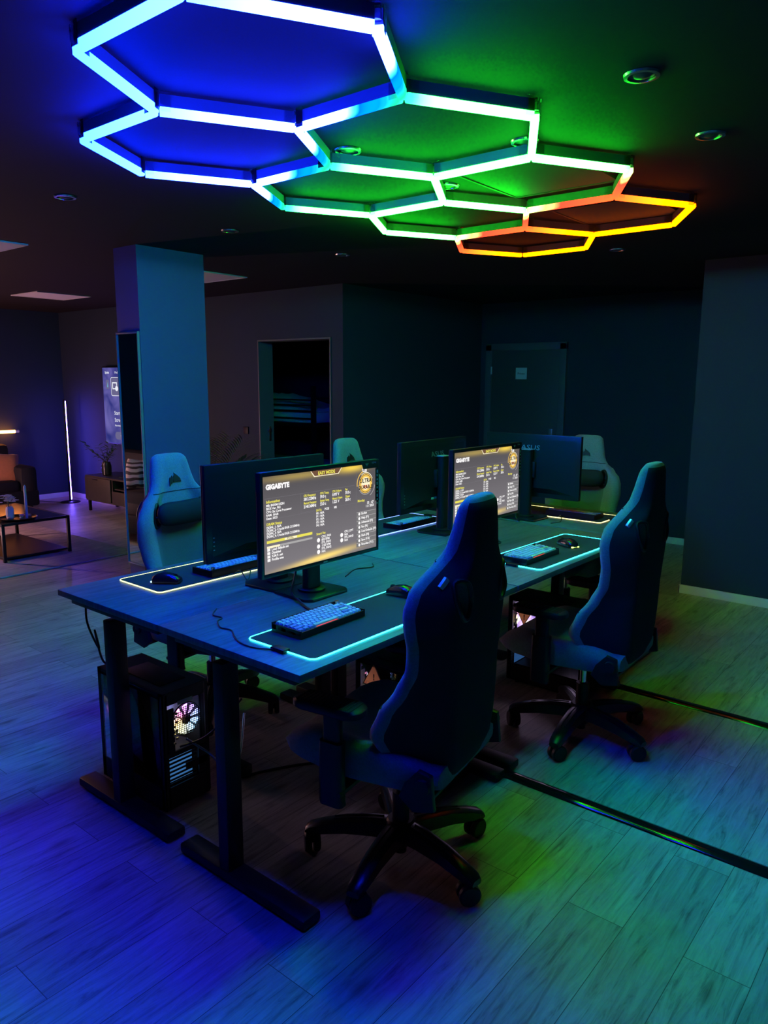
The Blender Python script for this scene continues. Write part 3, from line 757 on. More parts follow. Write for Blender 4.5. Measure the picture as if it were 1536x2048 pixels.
def make_mouse(led):
    root = empty('mouse')
    rs = []
    n = 20
    prof = [(-.060, .012, .010), (-.052, .026, .024), (-.035, .032, .034), (-.01, .031, .040), (.02, .029, .036), (.045, .029, .027), (.058, .026, .018), (.062, .018, .012)]
    for y, w_, hh in prof:
        ring = []
        for i in range(n):
            a = 2*PI*i/n; x = w_*math.copysign(abs(math.cos(a))**.7, math.cos(a)); z = hh*max(0, math.sin(a))**.75 if math.sin(a) > 0 else -.002*abs(math.sin(a))
            ring.append((x, y, z+.004))
        rs.append(ring)
    b = MB(); b.rings(rs); b.build('shell', 'mouse_black', root)
    w_ = MB(); w_.cyl((-.004, .04, .028), (.004, .04, .028), .011, n=18); w_.build('scroll_wheel', 'rubber', root)
    if led:
        e = MB(); e.box((0, -.056, .006), (.046, .008, .006), .002); e.build('light_strip', led, root)
    return root
for x, y, r, l, t in ((3.47, 1.64, -25, 'led_lime', 'black computer mouse with lime glow at its tail, on the cyan edged mat'),
                      (1.745, 2.59, 215, 'led_ice', 'black computer mouse with icy glow at its tail, on the cream edged mat'),
                      (2.225, 1.735, 8, None, 'black computer mouse peeping out beside the front chair')):
    m = make_mouse(l); m.location = (x, y, DZ+.005); m.rotation_euler = (0, 0, math.radians(r)); tag(m, t, 'computer mouse')

# ------------------------------------------------------------------ cables
def cable(pts, label, r=.0025, mat='cable_black', n=10, name='cable', cat='cable', group=None):
    b = MB(); b.tube(bez(pts, n), r, 8); o = b.build(name, mat); tag(o, label, cat, group); return o
z0 = DZ+.003
cable([(1.655, 2.15, z0), (1.60, 2.10, z0), (1.60, 2.05, z0), (1.565, 2.03, z0), (1.53, 1.97, z0), (1.535, 1.92, z0), (1.50, 1.86, z0), (1.475, 1.80, z0), (1.475, 1.73, z0), (1.50, 1.665, z0+.003)], 'thin black cable winding across the blue lit desktop to the nearest mouse mat')
cable([(1.97, 2.06, DZ+.17), (1.93, 2.02, DZ+.10), (1.92, 2.03, DZ+.03), (1.90, 1.97, DZ+.012), (1.87, 1.90, DZ+.006), (1.84, 1.82, DZ+.012)], 'dark cable dropping from behind the nearest lit monitor to its keyboard', .0045)
cable([(2.30, 2.10, z0), (2.42, 2.15, z0), (2.50, 2.12, z0), (2.55, 2.16, z0)], 'thin cable lying on the desk by the seam behind the nearest lit monitor')
cable([(2.02, 2.50, z0+.004), (2.0, 2.43, z0+.03), (1.98, 2.36, z0+.004), (2.03, 2.40, z0+.03), (2.05, 2.47, z0+.01)], 'thin black cable looped over the cream glowing mat edge')
cable([(4.18, 2.05, z0+.005), (4.12, 2.0, z0+.03), (4.07, 1.98, z0), (3.99, 2.0, z0)], 'thin black cable crossing the amber glowing mat edge')
cable([(4.02, 2.30, DZ+.16), (3.97, 2.24, DZ+.08), (3.965, 2.22, DZ+.015), (3.93, 2.18, z0)], 'dark cable drooping beside the neck of the crosswise monitor', .005)
cable([(3.07, 1.73, DZ+.015), (3.03, 1.82, z0), (2.99, 1.90, z0)], 'thin keyboard cable running back to the second lit monitor')
cable([(1.47, 2.74, DZ-.03), (1.45, 2.70, DZ-.12), (1.47, 2.66, DZ-.22), (1.44, 2.63, DZ-.13), (1.45, 2.60, DZ-.25), (1.48, 2.55, DZ-.26)], 'loose cables hanging under the end of the far desk', .004)
cable([(1.62, 2.32, .30), (1.66, 2.22, .25), (1.72, 2.2, .16), (1.80, 2.22, .20), (1.86, 2.26, .34)], 'grey cable curving out from the back of the glowing tower', .0045, 'logo_grey')
cable([(1.60, 2.335, .27), (1.66, 2.26, .31), (1.74, 2.24, .36), (1.80, 2.2, .44)], 'black cable plugged into the back panel of the glowing tower', .0045)
cable([(1.88, 2.35, .01), (2.05, 2.28, .007), (2.2, 2.18, .007), (2.36, 2.0, .007), (2.5, 1.95, .007)], 'black cable lying on the floor under the near desk', .006)
def strip(x, y0, y1, label):
    b = MB(); prof = [(-.034, 0), (-.028, .008), (-.012, .013), (.012, .013), (.028, .008), (.034, 0)]
    b.rings([[(px, y, pz+.0008) for px, pz in prof] for y in (y0, y1)]); o = b.build('floor_cable_cover', 'gloss_black', smooth=60); o.location = (x, 0, 0); tag(o, label, 'cable cover', 'black floor cable covers')
strip(2.665, -2.2, 2.2, 'glossy black cable cover crossing the floor between the front chair and the next chair')
strip(3.895, -2.2, 1.6, 'thin black cable cover on the floor beyond the second chair')

# ------------------------------------------------------------------ chairs
def make_chair():
    root = empty('gaming_chair')
    # ---- base
    hub = MB(); hub.lathe([(.025, .05), (.03, .055), (.04, .075), (.056, .09), (.056, .145), (.045, .157)], 24); hub.build('base_hub', 'black_plastic', root)
    for k in range(5):
        a = 2*PI*k/5+math.radians(39); M = RZ(a)
        prof = [(.03, .150, .085, .036), (.10, .150, .088, .033), (.20, .140, .085, .030), (.28, .120, .073, .028), (.330, .103, .066, .026), (.345, .090, .070, .022)]
        lg = MB(); rs = []
        for x, zt, zb, hw in prof:
            rs.append([(x, -hw, zb+.006), (x, -hw*.8, zb), (x, hw*.8, zb), (x, hw, zb+.006), (x, hw, zt-.008), (x, hw*.55, zt), (x, -hw*.55, zt), (x, -hw, zt-.008)])
        lg.rings(rs, M=M)
        for s_ in (-1, 1): lg.tube([(.06, s_*.010, .151), (.14, s_*.010, .148), (.24, s_*.008, .131)], .003, 6, M=M)
        l = lg.build('leg', 'satin_black', root)
        cs = MB(); Mc = M @ T(.325, 0, 0) @ RZ((.5, -1.2, -.6, 1.0, .3)[k])
        for s_ in (-1, 1): cs.lathe([(.008, -.012), (.032, -.012), (.037, -.007), (.037, .007), (.032, .012), (.008, .012)], 22, M=Mc @ T(-.012, s_*.016, .0372) @ RX(PI/2))
        cs.cyl((-.012, -.026, .0372), (-.012, .026, .0372), .006, n=8, M=Mc); cs.box((-.006, 0, .052), (.034, .008, .034), .002, M=Mc); cs.cyl((0, 0, .055), (0, 0, .08), .009, n=10, M=Mc)
        cs.build('castor', 'black_plastic', l)
    g = MB(); g.cyl((0, 0, .10), (0, 0, .26), .030, n=20); g.cyl((0, 0, .03), (0, 0, .10), .022, n=16); g.build('cylinder_cover', 'black_plastic', root)
    g = MB(); g.cyl((0, 0, .26), (0, 0, .385), .016, n=18); g.build('gas_lift', 'chrome', root)
    me = MB(); me.box((0, -.01, .395), (.18, .26, .05), .012); me.box((.16, .02, .392), (.2, .014, .012), .003); me.box((.27, .02, .392), (.05, .03, .016), .004); me.build('tilt_mechanism', 'black_metal', root)
    # ---- seat
    b = MB(); n = 24
    rs = []
    for j in range(13):
        t = j/12; y = -.25+.60*t
        hw = interp([(0, .22), (.2, .25), (.6, .265), (.9, .245), (1, .20)], t)
        zt = interp([(0, .50), (.3, .495), (.75, .515), (.93, .50), (1, .46)], t)
        zb = interp([(0, .43), (.15, .405), (.6, .395), (.85, .405), (.95, .425), (1, .445)], t)
        bo = .045*sst(0, .25, t)*(1-sst(.75, 1., t))
        ring = []
        for i in range(n):
            a = 2*PI*i/n; ca, sa = math.cos(a), math.sin(a)
            x = hw*math.copysign(abs(ca)**.45, ca); f = math.copysign(abs(sa)**.45, sa)
            z = (zt+zb)/2+(zt-zb)/2*f
            if sa > 0: z += bo*sst(.55, .85, abs(x)/hw)
            ring.append((x, y, z))
        rs.append(ring)
    b.rings(rs); s_ = b.build('seat', 'fabric_grey', root, smooth=70)
    # ---- backrest
    hwid = [(.44, .19), (.50, .232), (.58, .262), (.68, .266), (.78, .256), (.86, .268), (.94, .287), (1.01, .288), (1.06, .268), (1.105, .222), (1.14, .172), (1.17, .143), (1.22, .130), (1.28, .118), (1.31, .110), (1.325, .097), (1.335, .07)]
    wing = [(.44, .06), (.50, .15), (.58, .185), (.66, .155), (.74, .105), (.82, .07), (.90, .065), (1.0, .08), (1.07, .075), (1.13, .045), (1.18, .02), (1.24, .01), (1.34, .0)]
    thk = [(.44, .05), (.5, .085), (.8, .08), (1.1, .075), (1.2, .07), (1.3, .058), (1.335, .03)]
    def yc(z): return -.217-.055*(z-.45)
    def surf(u, z, front):
        h_ = interp(hwid, z); W_ = interp(wing, z); t = interp(thk, z)
        e = max(0., 1-abs(u)**5)**.5
        if front: y = yc(z)+t/2*e+W_*sst(.42, .88, abs(u)) - .012*(1-sst(0, .5, abs(u)))*sst(.5, .7, z)*(1-sst(1.0, 1.1, z))
        else: y = yc(z)-t/2*e+W_*sst(.60, 1.0, abs(u)) - .012*(1-u*u)
        return (h_*u, y, z)
    zs = [.44, .455, .475]+[.50+.0235*i for i in range(34)]+[1.295, 1.31, 1.32, 1.328, 1.334]
    us = [-1+2*i/30 for i in range(31)]
    us = [math.copysign(abs(u)**.8, u) for u in us]
    b = MB(); rs = []
    for z in zs: rs.append([surf(u, z, True) for u in us]+[surf(u, z, False) for u in us[-2:0:-1]])
    b.rings(rs)
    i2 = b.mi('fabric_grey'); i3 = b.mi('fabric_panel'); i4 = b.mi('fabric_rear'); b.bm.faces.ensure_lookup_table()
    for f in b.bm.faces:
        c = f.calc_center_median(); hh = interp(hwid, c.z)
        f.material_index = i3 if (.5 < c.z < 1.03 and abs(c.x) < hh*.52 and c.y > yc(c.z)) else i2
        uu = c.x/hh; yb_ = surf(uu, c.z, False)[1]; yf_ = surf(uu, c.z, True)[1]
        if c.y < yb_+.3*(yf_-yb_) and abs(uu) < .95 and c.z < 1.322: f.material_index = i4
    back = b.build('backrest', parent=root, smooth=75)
    # strap openings through the shoulders
    cut = MB()
    for sx in (-1, 1):
        el = [(sx*.150+.036*math.cos(a)+sx*.010*math.sin(a), .062*math.sin(a)) for a in [2*PI*q/20 for q in range(20)]]
        cut.prism(el, .5, M=T(0, .0, 1.035) @ RX(PI/2))
    co = cut.build('cutter', 'rubber', smooth=0)
    md = back.modifiers.new('b', 'BOOLEAN'); md.operation = 'DIFFERENCE'; md.object = co; md.solver = 'EXACT'
    dg = bpy.context.evaluated_depsgraph_get(); dg.update()
    nm = bpy.data.meshes.new_from_object(back.evaluated_get(dg)); back.modifiers.clear(); old = back.data; back.data = nm; nm.name = 'backrest'
    while len(nm.materials) > 3: nm.materials.pop()
    for p in nm.polygons:
        if p.material_index > 2: p.material_index = 2
    bpy.data.objects.remove(co); bpy.data.meshes.remove(old)
    for sx in (-1, 1):
        gr = MB()
        for fr in (True, False):
            pts = []
            for q in range(24):
                a = 2*PI*q/24; x = sx*.150+.037*math.cos(a)+sx*.010*math.sin(a); z = 1.035+.063*math.sin(a)
                p = surf(x/interp(hwid, z), z, fr); pts.append((p[0], p[1], p[2]))
            gr.tube(pts, .008, 8, closed=True)
        gr.build('strap_opening_trim', 'black_plastic', root)
    # emblem on the headrest: three sail shapes
    em = MB(); zb = 1.205
    Mx = T(0, surf(0, 1.21, True)[1]+.0035, zb) @ RZ(PI) @ FACE_MY @ RX(math.radians(-8))
    for pl in ([(-.038, -.034), (-.030, -.027), (-.024, -.004), (-.030, .012), (-.036, .004)], [(-.026, -.023), (-.017, -.017), (-.011, .006), (-.017, .02), (-.024, .012)], [(-.013, -.015), (.005, -.010), (.026, -.012), (.038, -.016), (.034, .002), (.018, .018), (-.004, .034), (-.003, .022), (-.010, .012)]):
        em.prism(pl, .003, M=Mx)
    em.build('headrest_emblem', 'emblem_black', root, smooth=0)
    # seams
    sm = MB(); 
    for fr in (True,): sm.tube([surf(u, 1.145, fr) for u in us[1:-1]], .0025, 5)
    sm.tube([surf(u, .68, True) for u in us if .5 < u < .99], .0025, 5); sm.tube([surf(u, .68, True) for u in us if -.99 < u < -.5], .0025, 5)
    sm.build('seam', 'fabric_dark', root)
    # neck pillow
    pw = MB(); rs = []
    for i in range(21):
        t = -1+2*i/20; x = .165*t; e = (1-abs(t)**4.5)**.4 if abs(t) < 1 else 0
        hz = .062*max(e, .12)*(1+.06*t*t); hy = .036*max(e, .12)
        rs.append([(x, surf(0, 1.03, True)[1]+.045+.012*t*t+hy*math.cos(a), 1.035+hz*math.sin(a)+.010*t*t) for a in [2*PI*q/18 for q in range(18)]])
    pw.rings(rs); pil = pw.build('neck_pillow', 'pillow_black', root, smooth=70)
    sp = MB()
    for sx in (-1, 1): sp.tube(bez([(sx*.15, surf(0, 1.03, True)[1]+.05, 1.03), (sx*.165, yc(1.03)+.03, 1.025), (sx*.15, yc(1.03)-.03, 1.02)], 6), .008, 6)
    sp.build('strap', 'fabric_dark', pil)
    bu = MB()
    for sx in (-1, 1): bu.box((sx*.163, yc(1.03)+.045, 1.0), (.014, .03, .012), .002, M=None)
    bu.build('buckle', 'chrome', pil)
    tb = MB(); p = surf(-.84, 1.092, False); tb.box((0, 0, 0), (.036, .012, .018), .001, M=T(p[0], p[1]-.002, p[2]) @ RZ(math.radians(-25)) @ RY(math.radians(-46))); tb.build('label_tab', 'tab_white', root)
    # side brackets that join seat and back
    br = MB()
    for sx in (-1, 1):
        br.prism([(-.262, .40), (-.19, .38), (-.14, .42), (-.16, .47), (-.205, .52), (-.25, .51)], .022, M=T(sx*.262-.011, 0, 0) @ Matrix(((0, 0, 1, 0), (1, 0, 0, 0), (0, 1, 0, 0), (0, 0, 0, 1))), bev=.004)
        br.box((sx*.13, -.2, .40), (.28, .05, .014), .003)
        br.cyl((sx*.255, -.225, .475), (sx*.285, -.225, .475), .028, .024, 20)
    br.build('hinge_cover', 'black_plastic', root)
    lv = MB(); lv.box((.292, -.20, .53), (.014, .03, .10), .005); lv.build('recline_lever', 'black_plastic', root)
    # armrests
    for sx in (-1, 1):
        po = MB(); po.box((sx*.2, .07, .395), (.26, .07, .016), .004)
        po.rings([[(sx*(.305+dx)+x, .08+y, z) for x, y in rrect(.045, .085, .016)] for z, dx in ((.345, 0), (.36, .004), (.50, .004), (.56, 0))]); po.rings([[(sx*.303+x, .08+y, z) for x, y in rrect(.032, .065, .012)] for z in (.55, .655)])
        a_ = po.build('armrest', 'black_plastic', root)
        pd = MB(); pd.rings([[(sx*.29+x*k, .10+y*k, z) for x, y in rrect(.098, .255, .04)] for z, k in ((.652, .9), (.658, 1.), (.676, 1.), (.683, .93))])
        pad = pd.build('arm_pad', 'black_plastic', a_)
        for i in range(13):
            pass
        rg = MB()
        for i in range(14): rg.box((sx*.29, .0+.0155*i, .684), (.078, .005, .003), .001)
        for v in []: pass
        r = rg.build('pad_grip', 'rubber', a_)
    return root
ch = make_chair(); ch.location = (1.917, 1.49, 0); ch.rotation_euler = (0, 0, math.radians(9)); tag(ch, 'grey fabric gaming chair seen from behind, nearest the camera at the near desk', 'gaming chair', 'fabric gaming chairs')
CHS = [(3.235, 1.418, 2, 'grey fabric gaming chair seen from behind, pulled back beside the lime glowing mouse'),
       (2.268, 2.995, 187, 'grey fabric gaming chair facing the camera in front of the blue lit pillar'),
       (3.61, 3.02, 182, 'grey fabric gaming chair peeping over the lit monitor, before the dark wall'),
       (4.74, 2.24, 92, 'grey fabric gaming chair behind the crosswise monitor at the row end')]
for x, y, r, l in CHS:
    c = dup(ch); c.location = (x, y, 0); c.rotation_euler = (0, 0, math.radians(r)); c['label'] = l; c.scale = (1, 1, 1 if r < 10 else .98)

# ------------------------------------------------------------------ computer towers (front faces local -y, glass side local -x)
def fan(mb_parent, loc, ax, r=.055, led='fan_led'):
    pass
def make_tower(caution=None):
    root = empty('computer_tower'); W, D_, H_ = .210, .455, .485
    b = MB(); z0 = .012
    b.box((W/2-.002, 0, z0+H_/2), (.004, D_, H_), .001)                         # closed side
    b.box((0, 0, z0+H_-.004), (W, D_, .008), .002); b.box((0, 0, z0+.004), (W, D_, .008), .002)
    # rear plate with openings (local +y)
    y = D_/2-.003
    b.box((-.095, y, z0+H_/2), (.025, .006, H_-.016)); b.box((.1, y, z0+H_/2), (.015, .006, H_-.016)); b.box((0, y, z0+H_-.03), (W-.03, .006, .045)); b.box((0, y, z0+.05), (W-.03, .006, .085)); b.box((.005, y, z0+.225), (W-.04, .006, .02)); b.box((-.070, y, z0+.325), (.034, .006, .18)); b.box((.045, y, z0+.152), (.10, .006, .03)); b.box((.075, y, z0+.16), (.04, .006, .12))
    b.build('case', 'black_metal', root, smooth=0)
    f = MB(); f.box((0, -D_/2+.006, z0+H_/2), (W, .014, H_), .004); f.build('front_panel', 'satin_black', root)
    g = MB(); g.box((-W/2+.002, 0, z0+H_/2+.04), (.004, D_-.03, H_-.10), .001); gp = g.build('glass_panel', 'tinted_glass', root)
    fr = MB()
    for s_ in (-1, 1): fr.box((-W/2+.003, s_*(D_/2-.012), z0+H_/2), (.006, .024, H_))
    fr.box((-W/2+.003, 0, z0+H_-.012), (.006, D_, .024)); fr.box((-W/2+.003, 0, z0+.045), (.006, D_, .09)); fr.build('side_frame', 'black_metal', root, smooth=0)
    sh = MB(); sh.box((0, -.02, z0+.095), (W-.012, D_-.06, .006)); sh.box((-W/2+.012, 0, z0+.05), (.004, D_-.03, .09)); sh.build('power_shroud', 'black_metal', root, smooth=0)
    mbd = MB(); mbd.box((W/2-.012, .06, z0+.27), (.006, .26, .28)); mbd.build('mainboard', 'pcb', root)
    gp2 = MB(); gp2.box((.01, .05, z0+.19), (.13, .26, .045), .006); gp2.build('graphics_card', 'gpu_grey', root)
    cl = MB(); cl.box((.04, .06, z0+.33), (.10, .09, .11), .006); cl.build('cpu_cooler', 'gpu_grey', root)
    def mk(name, loc, rot, r):
        e = MB()
        n = 9
        for q in range(n):
            a0, a1 = 2*PI*q/n, 2*PI*(q+.72)/n
            e.rings([[(rr*math.cos(a0+(a1-a0)*t), yy, rr*math.sin(a0+(a1-a0)*t)) for t, yy in ((0, 0), (.5, .004), (1, .008), (1, .009), (.5, .005), (0, .001))] for rr in (r*.36, r*.7, r*.97)])
        o = e.build(name, 'fan_led', root, smooth=0); o.location = loc; o.rotation_euler = rot; o['label'] = 'rainbow lit fan blades'
        e = MB(); e.lathe([(r*.05, .012), (r*.34, .012), (r*.34, -.008), (r*.05, -.008)], 20, M=RX(PI/2)); h_ = e.build('fan_hub', 'black_plastic', o)
        e = MB(); pts = [(r*1.06*math.cos(2*PI*q/28), .004, r*1.06*math.sin(2*PI*q/28)) for q in range(28)]; e.tube(pts, r*.05, 6, closed=True); e.build('fan_ring', 'led_white' if False else 'black_plastic', o)
        return o
    mk('case_fan', (.012, D_/2-.02, z0+.345), (0, 0, 0), .062)
    for zz in (.335, .20): mk('case_fan', (0, -D_/2+.035, z0+zz), (0, 0, 0), .06)
    # mesh grille and vent slats at the back
    gr = MB()
    for k in range(-7, 8):
        q = k*.0082; ln = math.sqrt(max(0, .062**2-q*q))
        gr.box((.012+q, D_/2-.003, z0+.345), (.0022, .002, 2*ln)); gr.box((.012, D_/2-.003, z0+.345+q), (2*ln, .002, .0022))
    gr.build('fan_grille', 'black_metal', root, smooth=0)
    v = MB()
    for k in range(7): v.box((-.02, D_/2-.003, z0+.105+.017*k), (.13, .004, .007))
    v.build('slot_covers', 'black_metal', root, smooth=0)
    vg = MB(); vg.box((-.02, D_/2-.035, z0+.15), (.13, .003, .11)); o = vg.build('slot_glow', 'vent_glow', root)
    io = MB()
    for k in range(8): io.box((-.055+.012*(k % 2), D_/2+.001, z0+.27+.017*k), (.012, .006, .009), .001)
    io.build('rear_ports', 'gold_contact', root, smooth=0)
    stk = MB(); stk.box((.0, D_/2+.0005, z0+.43), (.07, .001, .016)); stk.build('serial_sticker', 'logo_grey', root)
    ft = MB()
    for sx in (-1, 1):
        for sy in (-1, 1): ft.cyl((sx*.085, sy*.17, 0), (sx*.085, sy*.17, z0+.002), .014, n=14)
    ft.build('rubber_feet', 'rubber', root)
    tv = MB(); tv.box((0, .02, z0+H_+.001), (.12, .26, .003), .001); tv.build('dust_filter', 'cabinet_dark', root)
    if caution:
        gl = MB(); gl.box((W/2-.018, 0, z0+.335), (.003, .42, .28)); gl.box((-.005, D_/2-.05, z0+.36), (.17, .003, .22)); gl.build('added_glow_plate', 'case_glow', root)  # made-up glowing plates, added to light the case from inside
        c = MB()
        Mc = T(-W/2-.0012, 0, caution[1]) @ RZ(-PI/2) @ FACE_MY
        for sgn, cx in ((caution[2], -caution[0]), ):
            tri = lambda k, z, m, oy=0: c.poly([(cx-.062*k, sgn*(-.036*k)+oy, z), (cx+.062*k, sgn*(-.036*k)+oy, z), (cx, sgn*.072*k+oy, z)][::sgn], m, Mc)
            tri(1.0, .0006, 'caution_orange')
            pa = [(cx-.062, sgn*-.036), (cx+.062, sgn*-.036), (cx, sgn*.072)]
            for q in range(3):
                (x0, y0), (x1, y1) = pa[q], pa[(q+1) % 3]; gx, gy = cx, 0
                c.poly([(x0, y0, .0008), (x1, y1, .0008), (x1+(gx-x1)*.1, y1+(gy-y1)*.1, .0008), (x0+(gx-x0)*.1, y0+(gy-y0)*.1, .0008)][::sgn], 'ink', Mc)
            c.text('CAUTION', .019, cx, -.030 if sgn > 0 else .012, 'caution_white', Mc, 'CENTER', .03, .001); c.text('!', .04, cx, -.006 if sgn > 0 else -.036, 'ink', Mc, 'CENTER', .03, .001)
            if sgn > 0: c.poly([(cx-.05, -.085, .0004), (cx+.05, -.085, .0004), (cx+.05, -.045, .0004), (cx-.05, -.045, .0004)], 'caution_orange', Mc)
        s_ = c.build('caution_label', parent=root, smooth=0); s_['label'] = 'orange triangular warning sticker'
    return root
tw = make_tower(); tw.location = (1.643, 2.58, 0); tw.rotation_euler = (0, 0, 0)
# front towards +y: glass must stay on the -x side, so mirror the front/back by building it flipped
for c in tw.children: pass
tag(tw, 'black computer tower with rainbow fans at its back, under the cream edged mat', 'computer tower', 'computer towers')
tw.rotation_euler = (0, 0, 0)
tw.scale = (1, -1, 1)
t2 = make_tower((.125, .42, 1)); t2.location = (2.43, 1.835, 0)
tag(t2, 'black computer tower with warning triangle on its lit glass side, behind the front chair seat', 'computer tower', 'computer towers')
t3 = make_tower((.13, .415, -1)); t3.location = (3.683, 1.80, 0); tag(t3, 'black computer tower with warning sticker on its lit side, beside the second chair', 'computer tower', 'computer towers')
pb = MB(); pb.box((1.93, 2.42, .03), (.07, .16, .045), .008); o = pb.build('power_adapter', 'power_brick'); o.location = (0, 0, -.007); tag(o, 'black power adapter on the floor behind the glowing tower', 'power adapter')

# ------------------------------------------------------------------ mirror on the pillar
mr = empty('wall_mirror', (3.04, 4.83, 0)); tag(mr, 'tall narrow mirror on the shaded side of the blue lit pillar', 'mirror')
MB().box((-.010, 0, 1.16), (.006, .25, 1.66)).build('mirror_plate', 'mirror_glass', mr, smooth=0)
f = MB()
for s_ in (-1, 1): f.box((-.011, s_*.131, 1.16), (.02, .010, 1.69), .002)
for zz in (.325, 1.997): f.box((-.011, 0, zz), (.02, .27, .012), .002)
f.build('mirror_frame', 'mirror_rim', mr)

# ------------------------------------------------------------------ lounge
rug = MB(); rug.box(((1.9+4.02)/2, (6.44+9.1)/2, .006), (4.02-1.9, 9.1-6.44, .012), .004); tag(rug.build('rug', 'rug_weave'), 'pale woven rug under the coffee table', 'rug')
ct = empty('coffee_table', (3.28, 7.48, .012)); tag(ct, 'black framed coffee table with glossy top on the rug', 'coffee table')
f = MB(); hx, hy, ht = .31, .55, .36
for sx in (-1, 1): f.box((sx*hx, 0, ht-.012), (.028, 2*hy+.028, .024), .002)
for sy in (-1, 1): f.box((0, sy*hy, ht-.012), (2*hx-.028, .028, .024), .002)
f.build('table_frame', 'black_metal', ct)
MB().box((0, 0, ht-.006), (2*hx-.03, 2*hy-.03, .010)).build('tabletop', 'cabinet', ct).data.materials[0] = MATS['vase_dark']
for sx in (-1, 1):
    for sy in (-1, 1): MB().box((sx*hx, sy*hy, (ht-.024)/2), (.028, .028, ht-.024), .002).build('leg', 'black_metal', ct)
MB().box((0, 0, .03), (2*hx-.028, 2*hy-.028, .018)).build('lower_shelf', 'black_metal', ct)
TZ = .012+.36
pl = MB(); pl.lathe([(.12, 0), (.155, .006), (.17, .016), (.165, .018), (.15, .009), (.02, .006)], 36); o = pl.build('tray', 'plate_black'); o.location = (3.19, 7.10, TZ); tag(o, 'round black tray on the coffee table under vase and candle', 'tray')
vs = MB(); vs.lathe([(.028, 0), (.036, .01), (.037, .08), (.033, .1), (.024, .112), (.021, .112), (.02, .05)], 10); o = vs.build('flower_vase', 'vase_white', smooth=15); o.location = (3.14, 7.14, TZ+.0075); tag(o, 'small pale faceted vase holding the flowers on the tray', 'vase')
fl = empty('flower_bunch', (3.14, 7.14, TZ+.03)); tag(fl, 'bunch of pale lilac flowers in the small vase', 'flowers')
b = MB(); bb = MB()
for i in range(40):
    a, rr, hh = random.uniform(0, 2*PI), random.uniform(.01, .085), random.uniform(.14, .21)
    p = (rr*math.cos(a), rr*math.sin(a), hh-rr*.25)
    for q in range(5): b.sph((p[0]+.012*math.cos(q*1.257), p[1]+.012*math.sin(q*1.257), p[2]), .008, 6, 4, sc=(1, 1, .5))
    if i % 5 == 0: bb.tube([(0, 0, .0), (p[0]*.3, p[1]*.3, .08), p], .002, 5)
b.build('petals', 'flower', fl); bb.build('stems', 'stem', fl)
cd = empty('candle', (3.245, 7.03, TZ+.0075)); tag(cd, 'tall slim pale candle on the tray', 'candle')
MB().lathe([(.012, 0), (.0125, .02), (.011, .30), (.004, .315)], 16).build('wax', 'candle', cd); MB().cyl((0, 0, .31), (0, 0, .325), .0012, n=6).build('wick', 'ink', cd)
for i, (x, y) in enumerate(((3.25, 7.14), (3.19, 7.02), (3.10, 7.06), (3.29, 7.085))):
    b = MB(); b.sph((0, 0, .013), .024, 12, 8, sc=(1.2, .8, .55)); o = b.build('pebble', 'stone_pink'); o.location = (x, y, TZ+.0085); o.rotation_euler = (0, 0, i*1.1); tag(o, ['pinkish pebble on the tray behind the slim candle', 'pinkish pebble on the tray rim in front of the candle', 'pinkish pebble on the tray beside the pale vase', 'pinkish pebble at the end of the tray beyond the candle'][i], 'pebble', 'pebbles on the tray')
# sofa (two runs)
def sofa(name, x0, x1, y0, y1, back, label):
    root = empty(name, ((x0+x1)/2, (y0+y1)/2, 0)); tag(root, label, 'sofa'); w_, d_ = x1-x0, y1-y0
    MB().box((0, 0, .2), (w_, d_, .2), .03).build('sofa_base', 'sofa_cloth', root)
    if back == 'y':
        MB().box((0, d_/2-.12, .52), (w_, .24, .62), .06).build('backrest', 'sofa_cloth', root)
        MB().box((w_/2-.11, -.02, .42), (.22, d_-.05, .36), .06).build('armrest', 'sofa_cloth', root)
        for k in range(3): MB().box((-w_/2+(w_-.22)/6*(2*k+1), -.1, .36), ((w_-.22)/3-.01, d_-.25, .14), .04).build('seat_cushion', 'sofa_cloth', root)
    else:
        MB().box((-w_/2+.12, 0, .52), (.24, d_, .62), .06).build('backrest', 'sofa_cloth', root)
        for k in range(2): MB().box((.11, -d_/2+d_/4*(2*k+1), .36), (w_-.25, d_/2-.01, .14), .04).build('seat_cushion', 'sofa_cloth', root)
    for sx in (-1, 1):
        for sy in (-1, 1): MB().cyl((sx*(w_/2-.08), sy*(d_/2-.08), 0), (sx*(w_/2-.08), sy*(d_/2-.08), .11), .02, n=12).build('leg', 'black_metal', root)
sofa('sofa', 1.95, 4.48, 9.3, 10.28, 'y', 'black sofa along the far wall, orange cushion on it')
sofa('sofa', .85, 1.85, 6.1, 9.2, 'x', 'black sofa seen in the mirror under a striped cushion')
def cushion(mat, loc, rot, label, s=.25):
    b = MB(); n = 14; rs = []
    vs, fs = [], []
    for side in (1, -1):
        for i in range(n+1):
            for j in range(n+1):
                u, v = -1+2*i/n, -1+2*j/n
                e = ((1-u**4)*(1-v**4))
                pin = 1-.07*(1-abs(u*v))*max(abs(u), abs(v))**3
                vs.append((s*u*pin, s*v*pin, side*(.006+.075*max(0, e)**.6)))
    for k in (0, 1):
        o0 = k*(n+1)*(n+1)
        for i in range(n):
            for j in range(n):
                q = (o0+i*(n+1)+j, o0+(i+1)*(n+1)+j, o0+(i+1)*(n+1)+j+1, o0+i*(n+1)+j+1); fs.append(q if k == 0 else q[::-1])
    b._add(vs, fs); bmesh.ops.remove_doubles(b.bm, verts=b.bm.verts[:], dist=.013)
    o = b.build('cushion', mat, smooth=80); o.location = loc; o.rotation_euler = rot; tag(o, label, 'cushion', 'sofa cushions'); return o
cushion('cushion_velvet', (4.17, 9.60, .57), (math.radians(62), math.radians(8), math.radians(-8)), 'orange velvet cushion leaning on the sofa below the orange light tube', .21)
